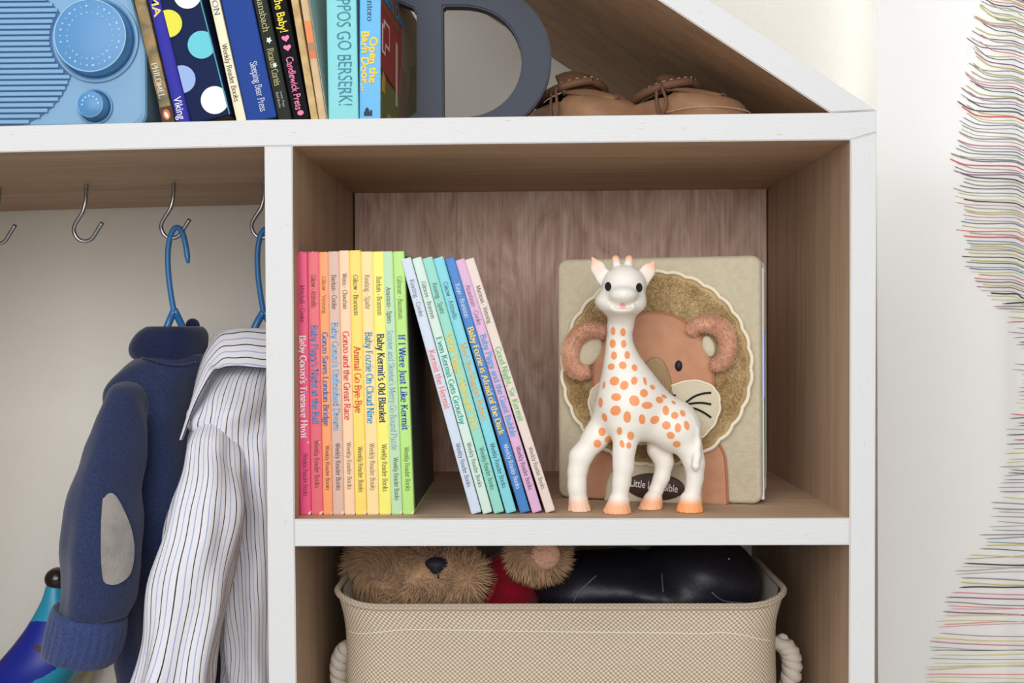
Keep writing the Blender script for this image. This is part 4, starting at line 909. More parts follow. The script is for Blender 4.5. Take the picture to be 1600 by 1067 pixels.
# ------------------------------------------------------------------ hooks, hangers and clothes in the left bay
m_zinc = mat('zinc_steel', (176,180,186), .28, .5, metal=1.0); m_hang = mat('blue_hanger_plastic', (52,116,176), .3, .5)
HY = .19
def under_z(X):
    P = [at(*q,0) for q in ((XL,250),(0,238),(413,228.5),(457,228))]
    for a, b in zip(P[:-1],P[1:]):
        if X <= b.x: return a.z+(b.z-a.z)*(X-a.x)/(b.x-a.x)
    return P[-1].z
hp = [(0,0),(0,10),(0,22),(-1.5,32),(-5,43),(-12,53),(-19,64),(-20.5,73),(-17,82),(-9,87.5),(0,87.5),(8,83),(16,72),(25,59)]
hl = ['empty steel cup hook cut by the left edge of the picture','empty steel cup hook, left of the hook with the sweater hanger','steel cup hook holding the blue hanger of the navy sweater','steel cup hook holding the hanger of the striped shirt, beside the post']
for i, (hx, hy) in enumerate(((-1,293),(135,289),(271.5,284),(413,283))):
    t = at(hx,hy,HY); zu = under_z(t.x)
    root = thing('cup_hook', (t.x,HY,zu), hl[i], 'hook', 'cup hooks under the top shelf')
    pts = [Vector((t.x,HY,zu+.004))]+[t+Vector((sz(a,HY),-.002*math.sin(k*.5),-sz(b,HY))) for k,(a,b) in enumerate(hp)]
    v, f, _ = tube(crom(pts,4), .00185, 10); obj('hook_wire', v, f, m_zinc, root, True)
    mb = MB()
    for k in range(6):
        z = zu-.0008-k*.0012; rr = [(t.x+.0022*math.cos(2*PI*j/14),HY+.0022*math.sin(2*PI*j/14),z) for j in range(14)]; mb.hexa([Vector(p) for p in rr],[Vector(p)+Vector((0,0,-.0006)) for p in rr])
    o = mb.build('screw_thread', m_zinc, root); o['kind'] = 'stuff'
def hanger(dx, dy, label, arms):
    P = [(294,411),(290.5,385),(285,364),(277,355.5),(268,364),(262.5,391),(263,425),(267,459),(272.5,491)]
    pts = [at(x+dx,y+dy,HY-.004+.0012*k) for k,(x,y) in enumerate(P)]
    root = thing('clothes_hanger', at(273+dx,500+dy,HY), label, 'hanger', 'blue plastic clothes hangers')
    pts = crom(pts,5); v, f, _ = tube(pts, [.0026*min(1,.6+.2*i) for i in range(len(pts))], 12); obj('hanger_hook', v, f, m_hang, root, True)
    e = Vector(pts[-1])
    for a in arms:
        q = [e+Vector((0,0,.004))]+[Vector(p) for p in a]; q = crom(q,4); v, f, _ = tube(q,.0034,10); obj('arm', v, f, m_hang, root, True)
    v, f, _ = tube([Vector(arms[0][-1]),Vector(arms[1][-1])],.0034,10); obj('bar', v, f, m_hang, root, True)
    return root
A = lambda px,py,y: at(px,py,y)
hanger(0,0,'blue plastic hanger inside the navy sweater', [[A(263,506,.196),A(252,535,.19),A(228,592,.18)],[A(284,508,.202),A(297,535,.205),A(318,592,.215)]])
hanger(140,2,'blue plastic hanger inside the striped shirt, half hidden by the post', [[A(400,508,.196),A(388,540,.19),A(366,596,.18)],[A(424,510,.202),A(438,540,.205),A(456,596,.21)]])

def ring_e(L, R, py, yc, hd, n=48, ypos=None, sq=.9, tilt=0.):
    a, b = at(L,py,yc), at(R,py,yc); c = (a+b)/2; hw = (b.x-a.x)/2; r = []
    for k in range(n):
        th = 2*PI*k/n; cx, sy = math.cos(th), math.sin(th)
        r.append((c.x+hw*(abs(cx)**sq)*(1 if cx > 0 else -1), c.y+hd*(abs(sy)**sq)*(1 if sy > 0 else -1)+tilt*cx*hw, c.z))
    return r
def smooth_rings(rings, k):
    R = [np.array(r) for r in rings]; return crom(R, k)
def cloth(name, rings, m, parent, k=6, folds=None, cap0=False, cap1=False, circ=None, uvw=.0):
    R = np.array(smooth_rings(rings,k)); mm, n = R.shape[:2]
    c = R.mean(1, keepdims=True)
    if folds is not None:
        for i in range(mm):
            for j in range(n):
                d = R[i,j]-c[i,0]; L = np.linalg.norm(d)+1e-9; R[i,j] += d/L*folds(i/(mm-1), j/n, R[i,j])
    if circ is None: circ = np.linalg.norm(np.diff(np.concatenate([R,R[:,:1]],1),axis=1),axis=2).sum(1).max()
    # seam column repeated so the stripes meet cleanly
    R2 = np.concatenate([R,R[:,:1]],1); uv = []; acc = 0
    for i in range(mm):
        if i: acc += float(np.linalg.norm(c[i,0]-c[i-1,0]))
        for j in range(n+1):
            w_ = noise.noise(Vector(R2[i,j])*26)*uvw if uvw else 0
            uv.append((j/n*circ+w_, acc))
    v, f = loft(R2, False, False, False); v, f2 = v, f
    if cap0: f2 = f2+[tuple(range(n))[::-1]]
    if cap1: f2 = f2+[tuple((mm-1)*(n+1)+q for q in range(n))]
    return obj(name, v, f2, m, parent, True, uv), v, f2
# --- navy sweater
def knit(name, c1, c2):
    m = mat(name, c1, .95, .1, sheen=.25, bump=(1500,.4,2), var=(900,c2,.9)); return m
m_navy = knit('navy_heather_knit', (37,47,78), (56,67,102)); m_navy2 = knit('navy_rib_knit', (44,58,102), (70,84,130)); m_navyd = knit('navy_collar_knit', (26,34,64), (38,48,82))
m_patch = mat('grey_suede', (168,162,156), .95, .1, sheen=.3, bump=(600,.6,3), var=(60,(140,134,130),.8))
sw = thing('sweater', at(250,1300,.19), 'navy knit child\'s sweater with grey suede elbow patch on a blue hanger', 'sweater')
fb = lambda t, u, p: .0028*math.sin(u*31+t*3)*min(1,t*2)+.006*noise.noise(Vector((p[0]*36,p[1]*36,p[2]*11)))*min(1,t*4)+.002*noise.noise(Vector(p)*40)
body, bv, bf = cloth('torso', [ring_e(226,316,553,.195,.030),ring_e(203,326,575,.190,.040,tilt=.45),ring_e(184,316,604,.190,.050,tilt=.5),ring_e(182,314,640,.20,.058,tilt=.3),ring_e(188,314,680,.21,.062),ring_e(192,330,800,.21,.062),ring_e(196,348,960,.21,.06),ring_e(200,346,1090,.21,.058),ring_e(200,346,1200,.21,.058)], m_navy, sw, 6, fb, True, True)
fs = lambda t, u, p: .0075*noise.noise(Vector((p[0]*34,p[1]*34,p[2]*12)))*min(1,t*4)+.0022*noise.noise(Vector(p)*45)+.0018*math.sin(u*19+t*5)*math.sin(t*PI)
slv, sv, sf = cloth('sleeve', [ring_e(192,214,592,.152,.010),ring_e(174,226,607,.145,.026),ring_e(159,230,640,.138,.034,sq=1.05),ring_e(139,228,694,.126,.040,sq=1.2),ring_e(119,222,768,.116,.042,sq=1.25),ring_e(106,221,846,.108,.042,sq=1.25),ring_e(98,210,921,.102,.036,sq=1.15),ring_e(93,196,962,.100,.031)], m_navy, sw, 6, fs, True, True)
# far sleeve, behind the torso
cloth('sleeve', [ring_e(282,314,578,.235,.014),ring_e(280,318,620,.262,.028),ring_e(280,322,720,.285,.030),ring_e(284,330,900,.29,.030),ring_e(288,334,1060,.295,.028)], m_navy, sw, 5, fs, True, True)
# ribbed turned-up cuff
cl = []
def cuff_ring(L,R,pyL,pyR,yc,hd,rib,n=112):
    a, b = at(L,pyL,yc), at(R,pyR,yc); c = (a+b)/2; h = (b-a)/2; r = []
    for k in range(n):
        th = 2*PI*k/n; s_ = 1+rib*max(-.5,math.cos(k*PI/2))
        r.append(tuple(c+h*(math.cos(th)*s_)+Vector((0,hd*math.sin(th)*s_,0))))
    return r
cr = [cuff_ring(96,186,952,962,.100,.030,0),cuff_ring(90,192,941,968,.100,.034,.0),cuff_ring(85,194,950,976,.099,.036,.022),cuff_ring(80,192,972,994,.099,.037,.034),cuff_ring(75,186,996,1018,.099,.037,.034),cuff_ring(72,176,1010,1036,.100,.036,.022),cuff_ring(76,172,1014,1038,.100,.033,0),cuff_ring(84,166,1004,1026,.100,.028,0)]
v, f = loft(smooth_rings(cr,3), True, True, True); obj('cuff', v, f, m_navy2, sw, True)
# stand collar, folded over
cl = [ring_e(226,312,566,.200,.034,tilt=-.1),ring_e(211,318,556,.200,.040,tilt=-.1),ring_e(208,322,540,.200,.041,tilt=-.1),ring_e(217,322,522,.200,.038,tilt=-.1),ring_e(232,314,511,.200,.032,tilt=-.1),ring_e(240,304,512,.200,.026,tilt=-.1),ring_e(244,300,524,.200,.024,tilt=-.1)]
cloth('collar', cl, m_navyd, sw, 5, lambda t,u,p: .0012*math.sin(u*2*PI*5+1)+.002*noise.noise(Vector(p)*30), False, True)
tb_ = bvh_of(bv, bf); P = []
for x, y in [tuple(p) for p in crom([(222,560),(238,565),(252,569),(268,572),(286,572),(306,567)],5)]:
    h = tb_.ray_cast(CAM, rayd(x,y))
    if h[0] is not None: P.append(h[0])
v, f, _ = tube(P,.0016,6); obj('collar_seam', v, f, m_navyd, sw, True)
v, f = Grid((at(292,500,.22).x-.012,.2,at(300,520,.22).z-.012),(at(312,500,.22).x+.012,.24,at(300,495,.22).z+.012),.0015), None
gt = v; gt.add(gt.cone(at(301,508,.222),at(306,525,.222),.0065,.0055)); v, f = gt.mesh(); obj('loop', v, f, m_navyd, sw, True)
st_ = bvh_of(sv, sf)
pt = [(163,780),(170,772),(178,771),(187,782),(196,800),(205,822),(210,846),(210.5,868),(206,893),(196,906),(182,913),(170,912),(163.5,905),(161,880),(160,850),(160,815)]
pt = [(x-3,y) for x,y in pt]; ptc = [tuple(p) for p in crom(pt+[pt[0]],3)[:-1]]
decal('elbow_patch', st_, ptc, 5, m_patch, sw, .0016)
# --- striped shirt
def stripes(name):
    m = mat(name, (226,226,232), .8, .15, bump=(500,.2,3)); nt = m.node_tree; b = nt.nodes['Principled BSDF']
    uvn = nt.nodes.new('ShaderNodeTexCoord'); s = nt.nodes.new('ShaderNodeSeparateXYZ'); nt.links.new(uvn.outputs['UV'], s.inputs[0])
    def line(per, off, wd):
        a = nt.nodes.new('ShaderNodeMath'); a.operation = 'MULTIPLY_ADD'; a.inputs[1].default_value = 1/per; a.inputs[2].default_value = off; nt.links.new(s.outputs[0], a.inputs[0])
        f_ = nt.nodes.new('ShaderNodeMath'); f_.operation = 'FRACT'; nt.links.new(a.outputs[0], f_.inputs[0])
        c = nt.nodes.new('ShaderNodeMath'); c.operation = 'COMPARE'; c.inputs[1].default_value = .5; c.inputs[2].default_value = wd; nt.links.new(f_.outputs[0], c.inputs[0]); return c
    x1 = nt.nodes.new('ShaderNodeMix'); x1.data_type = 'RGBA'; x1.inputs[6].default_value = (*lin((226,226,232)),1); x1.inputs[7].default_value = (*lin((52,52,66)),1)
    x2 = nt.nodes.new('ShaderNodeMix'); x2.data_type = 'RGBA'; x2.inputs[7].default_value = (*lin((158,172,222)),1)
    nt.links.new(line(.0112,0,.042).outputs[0], x1.inputs[0]); nt.links.new(x1.outputs[2], x2.inputs[6]); nt.links.new(line(.0112,.5,.042).outputs[0], x2.inputs[0])
    nt.links.new(x2.outputs[2], b.inputs['Base Color']); return m
m_str = stripes('striped_cotton')
sh = thing('shirt', at(400,1300,.19), 'white collared shirt with thin navy and light blue stripes, next to the post', 'shirt')
fsh = lambda t, u, p: .0075*noise.noise(Vector((p[0]*40,p[1]*40,p[2]*14)))*min(1,t*4)+.0042*math.sin(u*2*PI*9+t*9+3*noise.noise(Vector(p)*20))*min(1,t*3)+.0025*math.sin((p[0]*.8+p[2])*190+4*noise.noise(Vector(p)*15))*min(1,t*3)*max(0,1-t*1.4)
cloth('torso', [ring_e(352,462,566,.195,.034),ring_e(330,468,588,.19,.052,tilt=.3),ring_e(318,470,632,.18,.066,tilt=.45),ring_e(314,470,660,.18,.070,tilt=.35),ring_e(322,470,690,.185,.076),ring_e(338,470,780,.19,.074),ring_e(352,470,880,.19,.070),ring_e(356,470,1000,.19,.066),ring_e(354,470,1100,.19,.066),ring_e(350,470,1200,.19,.066)], m_str, sh, 8, fsh, True, True, uvw=.004)
cloth('sleeve', [ring_e(322,346,640,.145,.010),ring_e(311,362,660,.136,.026),ring_e(298,370,692,.124,.034),ring_e(284,376,741,.110,.037),ring_e(263,376,820,.090,.038),ring_e(247,368,884,.085,.037),ring_e(233,350,960,.080,.034),ring_e(218,335,1030,.078,.033),ring_e(206,332,1075,.078,.032),ring_e(196,326,1140,.078,.030)], m_str, sh, 8, lambda t,u,p: .0075*noise.noise(Vector((p[0]*42,p[1]*42,p[2]*16)))*min(1,t*4)+.002*math.sin(u*2*PI*6+t*7)*min(1,t*3), True, True, uvw=.003)
# collar: a folded strip with a point
tp = [(283,685),(298,629),(309,581),(323,545),(343,520.5),(366,513.5),(392,512.5),(420,513),(450,514),(474,530)]
bt = [(284,687),(305,630),(331,583),(342,577),(354,573),(372,572),(395,574),(420,576),(450,578),(476,590)]
dy_ = [.112,.118,.128,.136,.140,.142,.143,.144,.148,.17]
T1 = crom([at(x,y,d) for (x,y),d in zip(tp,dy_)],5); B1 = crom([at(x,y,d-.014) for (x,y),d in zip(bt,dy_)],5)
grid = []; uv = []
for i in range(len(T1)):
    for j in range(9):
        q = j/8; p = T1[i]*(1-q)+B1[i]*q; p = p+np.array([0,-.006*math.sin(q*PI),0]); grid.append(p); uv.append((q*.034+.002+.0005*math.sin(i*.7), i*.004))
n_ = 9; Q = [(i*n_+j,i*n_+j+1,(i+1)*n_+j+1,(i+1)*n_+j) for i in range(len(T1)-1) for j in range(n_-1)]
o_ = len(grid); grid2 = grid+[p+np.array([.0004,.0016,-.0002]) for p in grid]; Q2 = [tuple(o_+k for k in q[::-1]) for q in Q]
ed = [i*n_ for i in range(len(T1))]; ed2 = [i*n_+n_-1 for i in range(len(T1))]
for e in (ed,ed2):
    for a, b in zip(e[:-1],e[1:]): Q2.append((a,b,b+o_,a+o_))
obj('collar', grid2, Q+Q2, m_str, sh, True, uv+uv)
# inside stand of the collar
cloth('collar_stand', [ring_e(338,470,574,.195,.04),ring_e(330,474,545,.195,.046),ring_e(338,470,521,.195,.044)], m_str, sh, 3)
v, f, _ = tube([tuple(p) for p in B1], .0006, 5); obj('collar_stitching', v, f, mat('navy_thread',(60,60,78),.8), sh, True)

# ------------------------------------------------------------------ blue toy leaning on the wall behind the sweater
m_cy = mat('turquoise_vinyl', (40,150,184), .35, .45); m_nb = mat('deep_blue_vinyl', (28,44,150), .35, .45); m_kn = mat('dark_knob', (40,28,32), .18, .6)
TY = .30
base_t = at(60,1440,TY); base_t.z = at(60,1440,0).z
toy = thing('toy', (base_t.x,TY,at(0,1440,0).z), 'turquoise and deep blue rounded toy with a dark ball knob, behind the sweater cuff', 'toy')
RN = 128
tr = [ring_e(76,96,908,TY,.006,n=RN),ring_e(73,100,916,TY,.010,n=RN),ring_e(66,106,938,TY,.014,n=RN),ring_e(48,120,972,TY,.024,n=RN),ring_e(26,131,1003,TY,.032,n=RN),ring_e(-1,129,1036,TY,.037,n=RN),ring_e(-18,112,1067,TY,.036,n=RN),ring_e(-34,92,1110,TY,.034,n=RN),ring_e(-50,70,1160,TY,.030,n=RN),ring_e(-60,60,1240,TY,.03,n=RN)]
zf_ = at(0,1440,0).z+.0004
last = np.array(tr[-1]); end = last.copy(); end[:,2] = zf_; tr.append([tuple(p) for p in (last*.5+end*.5)]); tr.append([tuple(p) for p in end])
R = np.array(smooth_rings(tr,22)); v, f = loft(R, True, True, True)
navy_c, cy_f, nb_f = None, [], []
blob = [(-60,1000),(-20,985),(20,976),(48,971),(66,970),(82,973),(98,988),(104,1008),(101,1026),(93,1040),(74,1054),(48,1067),(30,1090),(-10,1120),(-60,1120)]
Lb = [Vector(p) for p in crom(blob,4)]
for q in f:
    if len(q) > 4: cy_f.append(q); continue
    c = sum((Vector(v[i]) for i in q), Vector())/4; px, py = proj(c); fr = c.y < TY+.03
    (nb_f if fr and inside(Vector((px,py)),Lb) else cy_f).append(q)
obj('body', v, cy_f, m_cy, toy, True); obj('blue_patch', v, nb_f, m_nb, toy, True)
tt = bvh_of(v,f); decal('dark_spot', tt, oval(62,1014,9,5,25), 3, mat('brown_spot',(64,44,44),.5), toy, .0012)
k_ = at(90,904,TY); lathe('knob', k_, (0,0,1), (1,0,0), [(-.0115+.023*(.5-.5*math.cos(PI*i/16))-.0, max(.0003,.0125*math.sin(PI*i/16))) for i in range(17)], m_kn, toy, 32)
# light wooden stick behind it
a, b = at(128,1048,.345), at(60,1440,.345); b.z = zf_
v_, f_, _ = tube([at(150,1028,.352), Vector((b.x+.02,.33,b.z+.005))], .0055, 12)
stick = obj('wooden_stick', v_, f_, mat('pale_dowel',(204,188,156),.6), None, True); tag(stick, 'pale wooden stick leaning on the wall behind the sweater cuff', 'stick')
# ------------------------------------------------------------------ rubber giraffe
GY = .040
def gp(px, py, dy=0.): return np.array(at(px,py,GY+dy))
k = sz(1,GY)
lo = gp(882,806,-.055); hi = gp(1108,392,.04)
G = Grid((lo[0]-.003,GY-.052,lo[2]-.006),(hi[0]+.003,GY+.034,hi[2]+.004),.00105)
def ch(pts, kk=.004, sy=1.): G.chain([(gp(x,y,d),r*k) for x,y,d,r in pts], kk, sy)
# trunk and neck
ch([(972,500,-.004,17.5),(968.5,515,-.003,16.5),(968,538,0,18.5),(971,560,0,23.5),(975,580,0,31),(980,603,0,39),(984,622,0,44.5)], .006)
G.add(G.ell(gp(984,636,0),(51*k,.0235,52*k)), .010)
G.add(G.cone(gp(985,642,0),gp(1050,662,.001),43*k,30*k,.95), .010)
G.add(G.cone(gp(985,600,0),gp(1054,664,.001),27*k,28*k,.95), .010)
G.add(G.ell(gp(1055,668,.001),(36.5*k,.0205,38*k)), .010)
# legs
ch([(952,652,.004,27),(930,684,.002,18.5),(907,714,0,16),(902,738,-.001,13),(901.5,760,-.002,12.2),(903,776,-.002,13.8)], .006)
ch([(904,785,-.002,15.8),(905.5,800,-.003,18.8)], .0016)
ch([(978,672,-.010,25),(976.5,694,-.013,15.5),(974,712,-.014,13.8),(974,730,-.014,13.4),(971,752,-.014,11.3),(969,770,-.014,13)], .006)
ch([(967,784,-.014,16.5),(964.5,800,-.015,22)], .0016)
ch([(1036,672,.010,24),(1029,702,.010,15.5),(1038,722,.009,12.5),(1034,745,.008,10.3),(1025,766,.007,12)], .006)
ch([(1020,782,.007,15.5),(1016,799,.006,20.5)], .0016)
ch([(1068,676,-.004,27),(1078,702,-.006,17),(1085,724,-.007,14),(1086,746,-.007,10.6),(1083,766,-.007,13)], .006)
ch([(1079,783,-.007,17.5),(1078,800,-.008,22.5)], .0016)
# tail down the back of the hind leg
ch([(1079,652,-.012,4),(1088,672,-.013,4.5),(1090.5,692,-.013,4.5),(1089,712,-.016,6),(1087,728,-.019,5.5),(1087,735,-.0185,2)], .002)
# head
G.add(G.ell(gp(975,447,-.010),(34*k,.019,32.5*k)), .004)
G.add(G.cone(gp(971,474,-.014),gp(970,503,-.005),29*k,17*k), .006)
G.add(G.ell(gp(951,471,-.014),(21.5*k,.014,15.5*k)), .006); G.add(G.ell(gp(989,473,-.014),(20.5*k,.014,15.5*k)), .006)
G.add(G.ell(gp(973.5,461,-.028),(22*k,.0125,13.5*k)), .005)
G.add(G.ell(gp(972,482.5,-.026),(20*k,.0105,9.5*k)), .004)
for s_ in (0,1):
    tip, bs = ((925.5,403),(944,436)) if s_ == 0 else ((1021.5,409.5),(1003,438))
    ang = math.atan2(-(bs[1]-tip[1]), bs[0]-tip[0])
    G.add(G.cone(gp(*bs,-.008),gp(tip[0]+(bs[0]-tip[0])*.45,tip[1]+(bs[1]-tip[1])*.45,-.008),11.5*k,11.5*k,.40), .003)
    G.add(G.cone(gp(tip[0]+(bs[0]-tip[0])*.45,tip[1]+(bs[1]-tip[1])*.45,-.008),gp(*tip,-.009),11.5*k,2.6*k,.40), .001)
    m1 = (tip[0]*.55+bs[0]*.45, tip[1]*.55+bs[1]*.45); m2 = (tip[0]*.80+bs[0]*.20, tip[1]*.80+bs[1]*.20)
    G.sub(G.cone(gp(*m1,-.0128),gp(*m2,-.0125),7.5*k,3*k,.55), .0015)
for x0, x1 in ((963.5,962),(981.5,983)):
    ch([(x0,420,-.008,5.6),(x0*.5+x1*.5,409,-.009,4.8),(x1,404,-.0095,5.6)], .003)
# smile
MY = -.0355
for a, b in (((952.5,471),(957,474.5)),((957,474.5),(966,476.3)),((966,476.3),(980,476.6)),((980,476.6),(989,475)),((989,475),(994,471.8))):
    G.sub(G.cone(gp(*a,MY if 955 < a[0] < 990 else -.032),gp(*b,MY if 955 < b[0] < 990 else -.032),2.3*k,2.3*k,3.2), .0010)
G.sub(G.ell(gp(972.8,478.2,MY),(18.5*k,.0085,4.8*k)), .0012)
# stand on the shelf
zfl = shelf_z(gp(990,801)[0])+.0002
G.d += np.where(G.Z < gp(990,786)[2], .00028*np.sin((G.X+G.Z*.35)*2*PI/.0034), 0).astype(np.float32)
G.d = np.maximum(G.d, zfl-G.Z)
gv, gf = G.mesh()
giraffe = thing('toy_giraffe', (gp(995,801)[0],GY,zfl), 'white rubber toy giraffe with orange spots and orange hooves', 'toy')
# paint: airbrushed orange on hooves, ear rims and horn tips
W_ = np.array(lin((238,233,223))); O_ = np.array(lin((247,166,108)))
def zpx(py): return gp(990,py)[2]
P_ = gv; c_ = np.tile(W_,(len(P_),1))
t = np.clip((zpx(771)-P_[:,2])/(zpx(771)-zpx(786)),0,1); t = t*t*(3-2*t); dims = np.array([.0,.0,0]); 
near = np.where(P_[:,0] > gp(1045,780)[0],1.0,np.where(P_[:,0] < gp(930,780)[0],.55,.8)); t *= near
for (px, py, r_, am) in ((926,404,15,.7),(1020,411,15,.7),(962,400,9,.9),(983,400,9,.9),(935,420,10,.3),(1012,424,10,.3)):
    d = np.sqrt((P_[:,0]-gp(px,py,-.009)[0])**2+(P_[:,2]-gp(px,py,-.009)[2])**2)/(r_*k); t = np.maximum(t, am*np.clip(1.25-d,0,1))
c_ = c_*(1-t[:,None])+O_*t[:,None]
m_rub = vcol_mat('natural_rubber', .42, .35, sub=.12)
body = obj('body', gv, gf, m_rub, giraffe, True, vcol=c_)
tree = bvh_of(gv,gf)
m_spot = mat('orange_spot_paint', (238,152,98), .45, .35); m_blk = mat('black_paint', (34,34,40), .5, .3); m_pink = mat('pink_paint', (238,170,178), .45, .35)
SPA = [(481,609,15,28,0),(548,617,18,28,0),(478,697,20,30,0),(552,700,18,28,0),(487,780,20,28,0),(577,777,18,28,0),(468,857,24,22,-20),(547,848,25,27,-40),(628,865,18,24,-20),(490,957,33,30,-30),(558,987,28,32,30),(626,955,22,28,10),(700,958,11,28,-15),(752,1000,20,14,40),(418,985,9,26,10)]
SPB = [(693,108,27,28,-20),(502,135,34,26,0),(395,172,15,34,0),(627,160,34,38,-40),(715,192,38,24,0),(800,155,27,22,30),(832,131,20,11,30),(900,174,17,10,35),(498,228,37,33,-30),(578,273,26,40,0),(422,275,17,30,-15),(680,288,22,35,-5),(768,292,33,27,-30),(845,228,22,34,-10),(907,263,25,24,20),(962,248,17,24,-30),(850,330,29,28,20),(930,348,22,32,0),(990,332,18,32,-15),(880,400,28,24,25),(922,460,27,22,10),(403,375,25,30,0),(370,457,26,27,20),(445,427,25,22,-30),(525,370,18,28,0),(601,403,24,30,0),(543,460,16,27,-15),(588,470,17,22,0)]
for L_, oy in ((SPA,380),(SPB,590)):
    for x, y, rx, ry, ro in L_: decal('spot', tree, oval(850+.225*x,oy+.225*y,rx*.225,ry*.225,ro,22), 2.2, m_spot, giraffe)
for x, y in ((950.8,448),(998,449.5)): 
    decal('eye_ring', tree, oval(x,y,5.9,8.3,0,24), 2.0, mat('white_paint',(248,246,240),.4), giraffe, .0002); decal('eye', tree, oval(x,y,5.0,7.4,0,24), 2.0, m_blk, giraffe, .0005)
decal('mouth', tree, oval(973,477.5,4.8,3.6,0,16), 1.6, m_pink, giraffe)
for x in (967.5,980): decal('nostril', tree, oval(x,459,1.6,.9,20,10), 1, mat('shade_paint',(226,216,200),.5), giraffe)

# ------------------------------------------------------------------ plush lion book
q0, q1 = at(878,776,.105), at(1171,791,.066)
ex = Vector((q1.x-q0.x, q1.y-q0.y, 0)).normalized(); nrm = Vector((ex.y,-ex.x,0)); 
LB0 = Vector((q0.x,q0.y,0)); n_ = nrm
def lp(px, py, lift=0.):
    d = rayd(px,py); t = (LB0-CAM).dot(n_)/d.dot(n_); return CAM+d*t+n_*lift
def l2(px,py):
    p = lp(px,py); return Vector(((p-LB0).dot(ex), p.z))
def l3(v, lift=0.): return Vector((LB0.x,LB0.y,0))+ex*v.x+Vector((0,0,v.y))+n_*lift
zb_ = shelf_z(q0.x)+.0002
lion = thing('plush_book', (*(LB0+ex*.08).xy, zb_), 'cream plush padded book with an appliqued lion, standing behind the toy giraffe', 'book')
m_pl = mat('cream_fleece', (204,194,168), .95, .1, sheen=.2, bump=(600,.5,3), var=(200,(192,180,154),.6))
m_mane = mat('mane_plush', (192,166,122), .95, .1, sheen=.4, bump=(380,.5,4), var=(45,(158,128,86),.9)); m_face = mat('face_velour', (196,146,116), .9, .1, sheen=.4, bump=(700,.4,3), var=(80,(182,130,100),.6))
m_cord = mat('tan_corduroy', (168,142,108), .9, .1, bump=(500,.5)); m_pip = mat('cream_piping', (236,224,200), .8, .1, bump=(900,.4)); m_piy = mat('brown_piping', (176,118,90), .8, .1, bump=(900,.4))
m_yarn = mat('black_yarn', (38,36,42), .85, .15, bump=(900,.5)); m_muz = mat('muzzle_fleece', (208,198,172), .95, .1, sheen=.4, bump=(420,.8,4)); m_lab = mat('brown_satin', (74,52,44), .5, .4)
x0_, x1_ = l2(870.5,600).x, l2(1190,600).x; zt0, zt1 = l2(880,408.5).y, l2(1172,395).y; ztop = (zt0+zt1)/2
def rr2(x0,x1,z0,z1,r,n=6):
    P = []
    for cx, cz, a0 in ((x1-r,z0+r,-PI/2),(x1-r,z1-r,0),(x0+r,z1-r,PI/2),(x0+r,z0+r,PI)):
        for i in range(n+1): a = a0+PI/2*i/n; P.append(Vector((cx+r*math.cos(a),cz+r*math.sin(a))))
    return P
def padded(name, loop, back, th, m, parent, edge=.003, step=None):
    """a soft-edged pad: outline loop in the book plane, from lift=back to back+th"""
    c = sum(loop, Vector((0,0)))/len(loop); rings = []
    def shrink(d): 
        out = []
        n = len(loop)
        for i in range(n):
            a, b = loop[i-1], loop[(i+1)%n]; t = (b-a).normalized(); nr = Vector((t.y,-t.x)); out.append(loop[i]-nr*d)
        return out
    area2 = sum(loop[i-1].x*loop[i].y-loop[i].x*loop[i-1].y for i in range(len(loop)))
    sgn = 1 if area2 > 0 else -1
    for d, h in ((0,0),(0,th*.45),(edge*.3,th*.8),(edge,th)): rings.append([tuple(l3(p,back+h)) for p in shrink(d*sgn)])
    v, f = loft(rings, True, True, True); v, f = fix_normals(v,f); return obj(name, v, f, m, parent, True), v, f
fr, lv, lf = padded('front_cover', rr2(x0_,x1_,zb_,ztop,.008), -.010, .010, m_pl, lion, .003)
padded('back_cover', rr2(x0_,x1_,zb_,ztop,.008), -.060, .008, m_pl, lion, .003)
# board pages with coloured edges
pc = [(224,226,232),(120,150,206),(232,210,120),(120,160,120),(226,228,230),(150,110,150),(90,140,110),(220,200,190)]
xe = x1_+.0012
for i, c in enumerate(pc):
    a = -.0105-i*.0052; 
    mb = MB(); p = [l3(Vector((x,z)),a) for x, z in ((x0_+.004,zb_+.003),(xe-.0003*i,zb_+.003),(xe-.0003*i,ztop-.010),(x0_+.004,ztop-.010))]
    mb.hexa(p,[q-n_*.0046 for q in p]); mb.build('board_page', mat('page_%d_%d_%d' % c, c, .4, .4), lion)
p = [l3(Vector((x,z)),-.0106) for x, z in ((xe-.006,ztop-.06),(xe+.0005,ztop-.06),(xe+.0005,ztop-.12),(xe-.006,ztop-.12))]; MB().hexa(p,[q-n_*.004 for q in p]).build('page_print', ink((96,140,214)), lion)
p = [l3(Vector((x,z)),-.0106) for x, z in ((xe-.006,zb_+.02),(xe+.0005,zb_+.02),(xe+.0005,zb_+.085),(xe-.006,zb_+.085))]; MB().hexa(p,[q-n_*.004 for q in p]).build('page_print', ink((70,110,84)), lion)
def loop_px(pts): return [l2(x,y) for x,y in pts]
def piping(name, loop, lift, r, m, parent, closed=True):
    P = [l3(p,lift) for p in loop]; P = P+[P[0]] if closed else P; v, f, _ = tube(P,r,7,not closed); return obj(name, v, f, m, parent, True)
# body and legs under the mane
by_ = loop_px([tuple(p) for p in crom([(914,778),(914,740),(922,706),(950,670),(1030,650),(1100,670),(1128,700),(1135,730),(1137.5,789)],4)])
_, v, f = padded('lion_body', by_, -.001, .004, m_face, lion, .002); piping('body_seam', by_, .0025, .0011, m_piy, lion, False)
be = loop_px([tuple(p) for p in crom([(946,782),(949,755),(958,735),(975,722),(998,717),(1030,719),(1062,724),(1084,738),(1096,760),(1098,787)],4)])
padded('belly', be, .001, .0045, m_muz, lion, .002)
